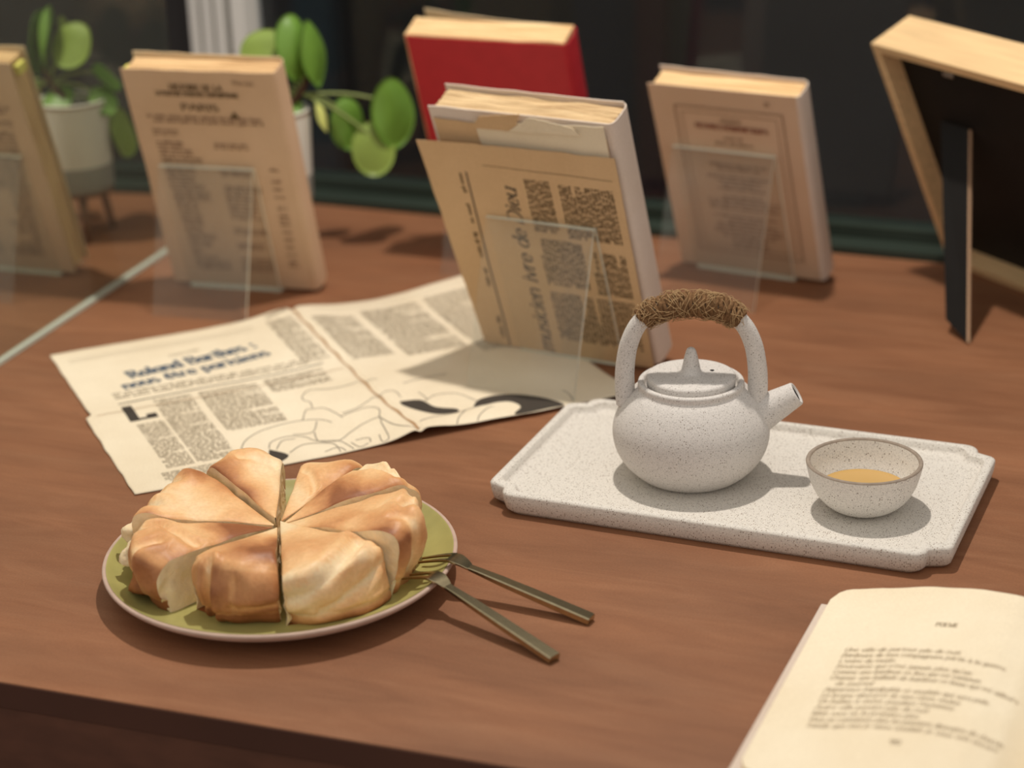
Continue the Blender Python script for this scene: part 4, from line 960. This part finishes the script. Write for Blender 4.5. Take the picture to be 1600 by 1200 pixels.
POEM = [s.replace('ù', 'u') for s in POEM]
ik = Ink(pm)
ik.text('POEME', .0735, -.0480, .0044, .16, .08, align='c', fit=.0125)
for i, s in enumerate(POEM): ik.text(s, .0240, -.0790 - .00640 * i, .0046, .10, .05, slant=.2, fit=min(.0019 * len(s), .0985))
ik.text('90', .0730, -.1760, .0046, .16, .08, align='c')
ik.build('verse_type', M['ink_verse'], ob)

# ------------------------------------------------------------------ oak box frame seen from behind
FY, FL_ = -1.0701, .43
fr = thing('picture_frame', 'pale oak box picture frame seen from behind, propped on a black strut', 'picture frame', (.3786, 1.6706, 0.0), (FL_, 0, FY))
fw_, fh, fdp, ft = .30, .2239, .0430, .0080
box('top_rail', (0, 0, fh - ft), (fw_, fdp, fh), M['oak'], fr, .0006, 1); box('bottom_rail', (0, 0, 0), (fw_, fdp, ft), M['oak'], fr, .0006, 1)
box('side_rail', (0, 0, ft), (ft, fdp, fh - ft), M['oak'], fr, .0006, 1); box('side_rail', (fw_ - ft, 0, ft), (fw_, fdp, fh - ft), M['oak'], fr, .0006, 1)
box('backing_board', (ft, .0165, ft), (fw_ - ft, .0195, fh - ft), M['black_board'], fr)
box('picture', (ft, .030, ft), (fw_ - ft, .0315, fh - ft), M['cover_cream'], fr)
for x_, z_ in ((.026, .118), (.060, .196), (.112, .020)):
    box('metal_tab', (x_, .0150, z_), (x_ + .012, .0163, z_ + .004), M['steel'], fr, .0003, 1)
Rf = Matrix.Rotation(FY, 4, 'Z') @ Matrix.Rotation(FL_, 4, 'X'); inv = (Matrix.Translation((.3786, 1.6706, 0)) @ Rf).inverted()
Tp = Vector((.37256, 1.58566, .13999)); Fp = Vector((.35354, 1.47582, .0008)); Lp = Vector((.34243, 1.50280, .0101)); uu = Vector((math.cos(FY), math.sin(FY), 0))
nf = Vector(Rf @ Vector((0, 1, 0))); 
T1 = Tp - nf * .0006; T2 = T1 - uu * .034
nn_ = (Fp - T1).cross(uu).normalized() * .0024
q = [inv @ p for p in (T1, Fp, Lp, T2)]; q2 = [inv @ (p + nn_) for p in (T1, Fp, Lp, T2)]
obj('strut', q + q2, [(0, 1, 2, 3), (7, 6, 5, 4), (1, 5, 6, 2), (2, 6, 7, 3), (3, 7, 4, 0)], M['black_board'], fr)
e1 = [inv @ (p + uu * .0012) for p in (T1, Fp)] + [inv @ (p + nn_ + uu * .0012) for p in (Fp, T1)]; e0 = [inv @ p for p in (T1, Fp)] + [inv @ (p + nn_) for p in (Fp, T1)]
obj('strut_cut_edge', e0 + e1, [(4, 5, 6, 7), (0, 1, 5, 4), (1, 2, 6, 5), (2, 3, 7, 6), (3, 0, 4, 7)], M['cut_card'], fr)

# ------------------------------------------------------------------ potted plant on its little stand
GX, GY, GZ = -.2035, 1.7732, .0470
st = thing('plant_stand', 'small brown wooden tripod stand under the white plant pot', 'plant stand', (GX, GY, 0))
lathe('ring_top', [(0, .0425), (.029, .0425), (.030, .0435), (.030, .0458), (.029, .0468), (0, .0468)], M['stand_wood'], st, 32, auto=40)
for k in range(3):
    a = math.radians(-20 + 120 * k); tube('leg', [(math.cos(a) * .022, math.sin(a) * .022, .0428), (math.cos(a) * .030, math.sin(a) * .030, .0008)], lambda s: .0042 - .0012 * s, M['stand_wood'], st, 10)
pot = thing('plant_pot', 'white cylindrical plant pot with a bare grey base behind the tan paperback', 'pot', (GX, GY, GZ))
lathe('pot_body', [(0, .0), (.0290, .0)] + densify([(.0300, .0006), (.0308, .0040), (.0318, .0300), (.0330, .0780), (.0332, .0820), (.0326, .0834), (.0312, .0836)], 3) + [(.0300, .0826), (.0296, .070), (0, .070)], M['pot'], pot, 48)
lathe('grey_base_band', [(.0291, -.0001), (.0303, .0003), (.03115, .0040), (.03165, .0240)], M['pot_grey'], pot, 48)
lathe('soil', [(0, .0740), (.012, .0745), (.0297, .0720)], M['soil'], pot, 24)
plant = thing('money_plant', 'round leafed green houseplant growing from the white pot', 'plant', (GX, GY, GZ + .0735))
O0 = Vector((GX, GY, GZ + .0735)); crown = Vector((-.176, 1.773, .1425))
tube('trunk', [p - O0 for p in catmull([O0 - Vector((0, 0, .004)), O0 + Vector((.008, 0, .008)), crown - Vector((.006, 0, .004)), crown + Vector((.006, 0, .014))], 4)], lambda s: .0046 - .002 * s, M['trunk'], plant, 10)
def leaf(c, n, r, m, asp=1.0, cup=.12, st_from=None, off=.35):
    """peltate leaf: disc facing n centred at c, stalk joining off-centre"""
    n = Vector(n).normalized(); c = Vector(c); up = Vector((0, 0, 1)); side = n.cross(up)
    side = side.normalized() if side.length > .01 else Vector((1, 0, 0)); lng = side.cross(n).normalized()
    if lng.z < 0: lng = -lng
    vs, fs = [], []; rings, seg = 7, 28
    J = c + lng * (r * off)
    vs.append(J - O0)
    for i in range(1, rings + 1):
        q = i / rings
        for k in range(seg):
            a = 2 * PI * k / seg; e = c + side * (r * asp * math.cos(a)) + lng * (r * math.sin(a)); p = J.lerp(e, q)
            p = p - n * (cup * r * q * q) + n * (.05 * r * math.sin(3 * a + c.x * 90) * q * q); vs.append(p - O0)
    for k in range(seg): fs.append((0, 1 + k, 1 + (k + 1) % seg))
    for i in range(rings - 1):
        for k in range(seg): a = 1 + i * seg + k; b = 1 + i * seg + (k + 1) % seg; fs.append((a, a + seg, b + seg, b))
    nv_ = len(vs); vs2 = [v - n * .0007 for v in vs]; fs2 = [tuple(x + nv_ for x in reversed(f)) for f in fs]
    e = 1 + (rings - 1) * seg; rim = [(e + k, e + (k + 1) % seg, nv_ + e + (k + 1) % seg, nv_ + e + k) for k in range(seg)]
    lf = obj('leaf', vs + vs2, fs + fs2 + rim, m, plant, smooth=True)
    s = Vector(st_from) if st_from else crown; e_ = J - n * .0012; md = (s + e_) / 2 + Vector((0, 0, .004))
    tube('leaf_stalk', [p - O0 for p in catmull([s, md, e_], 5)], .0013, M['stem'], lf, 8)
tc_ = Vector((0, -.9, .35))
leaf((-.2070, 1.776, .1800), (-.1, -.85, .5), .0225, M['leaf_light'], 1.0, .1)
leaf((-.1740, 1.768, .1850), (.70, -.66, .18), .0300, M['leaf'], .66, .3)
leaf((-.1590, 1.775, .1780), (.90, -.34, .15), .0300, M['leaf'], .72, .2)
leaf((-.0950, 1.776, .1215), (.62, -.78, .12), .0320, M['leaf'], .70, .12, off=.30)
leaf((-.1155, 1.766, .0925), (.15, -.95, .25), .0245, M['leaf_light'], .80, .15, off=.45)
leaf((-.1375, 1.782, .1120), (.5, -.80, .1), .0240, M['leaf'], .70, .15)
leaf((-.1560, 1.766, .1240), (.9, -.25, .3), .0140, M['leaf_pale'], .55, .3)
leaf((-.1910, 1.7680, .1300), (-.2, -.6, .8), .0170, M['leaf'], .9, .1)
leaf((-.1800, 1.802, .1800), (-.75, .5, .3), .0200, M['leaf_light'], .9, .1)
leaf((-.2260, 1.800, .1480), (-.6, .3, .6), .0160, M['leaf'], .9, .1)
leaf((-.2330, 1.786, .1300), (-.7, -.2, .6), .0150, M['leaf'], .9, .1)
leaf((-.2350, 1.806, .0950), (-.8, .2, .2), .0230, M['leaf_light'], .8, .1)

# small slip of white paper at the back of the table
sl = card('paper_slip', [(0, 0), (.024, 0), (.024, .006), (0, .006)], 0, M['cover_white'], None, .0003, res=4)[0]
sl.location = W_(.695, -.012) + (.001,); sl.rotation_euler = (-PI / 2, 0, math.radians(-23.4)); tag(sl, 'tiny white paper slip at the foot of the dark window near the oak frame', 'paper')
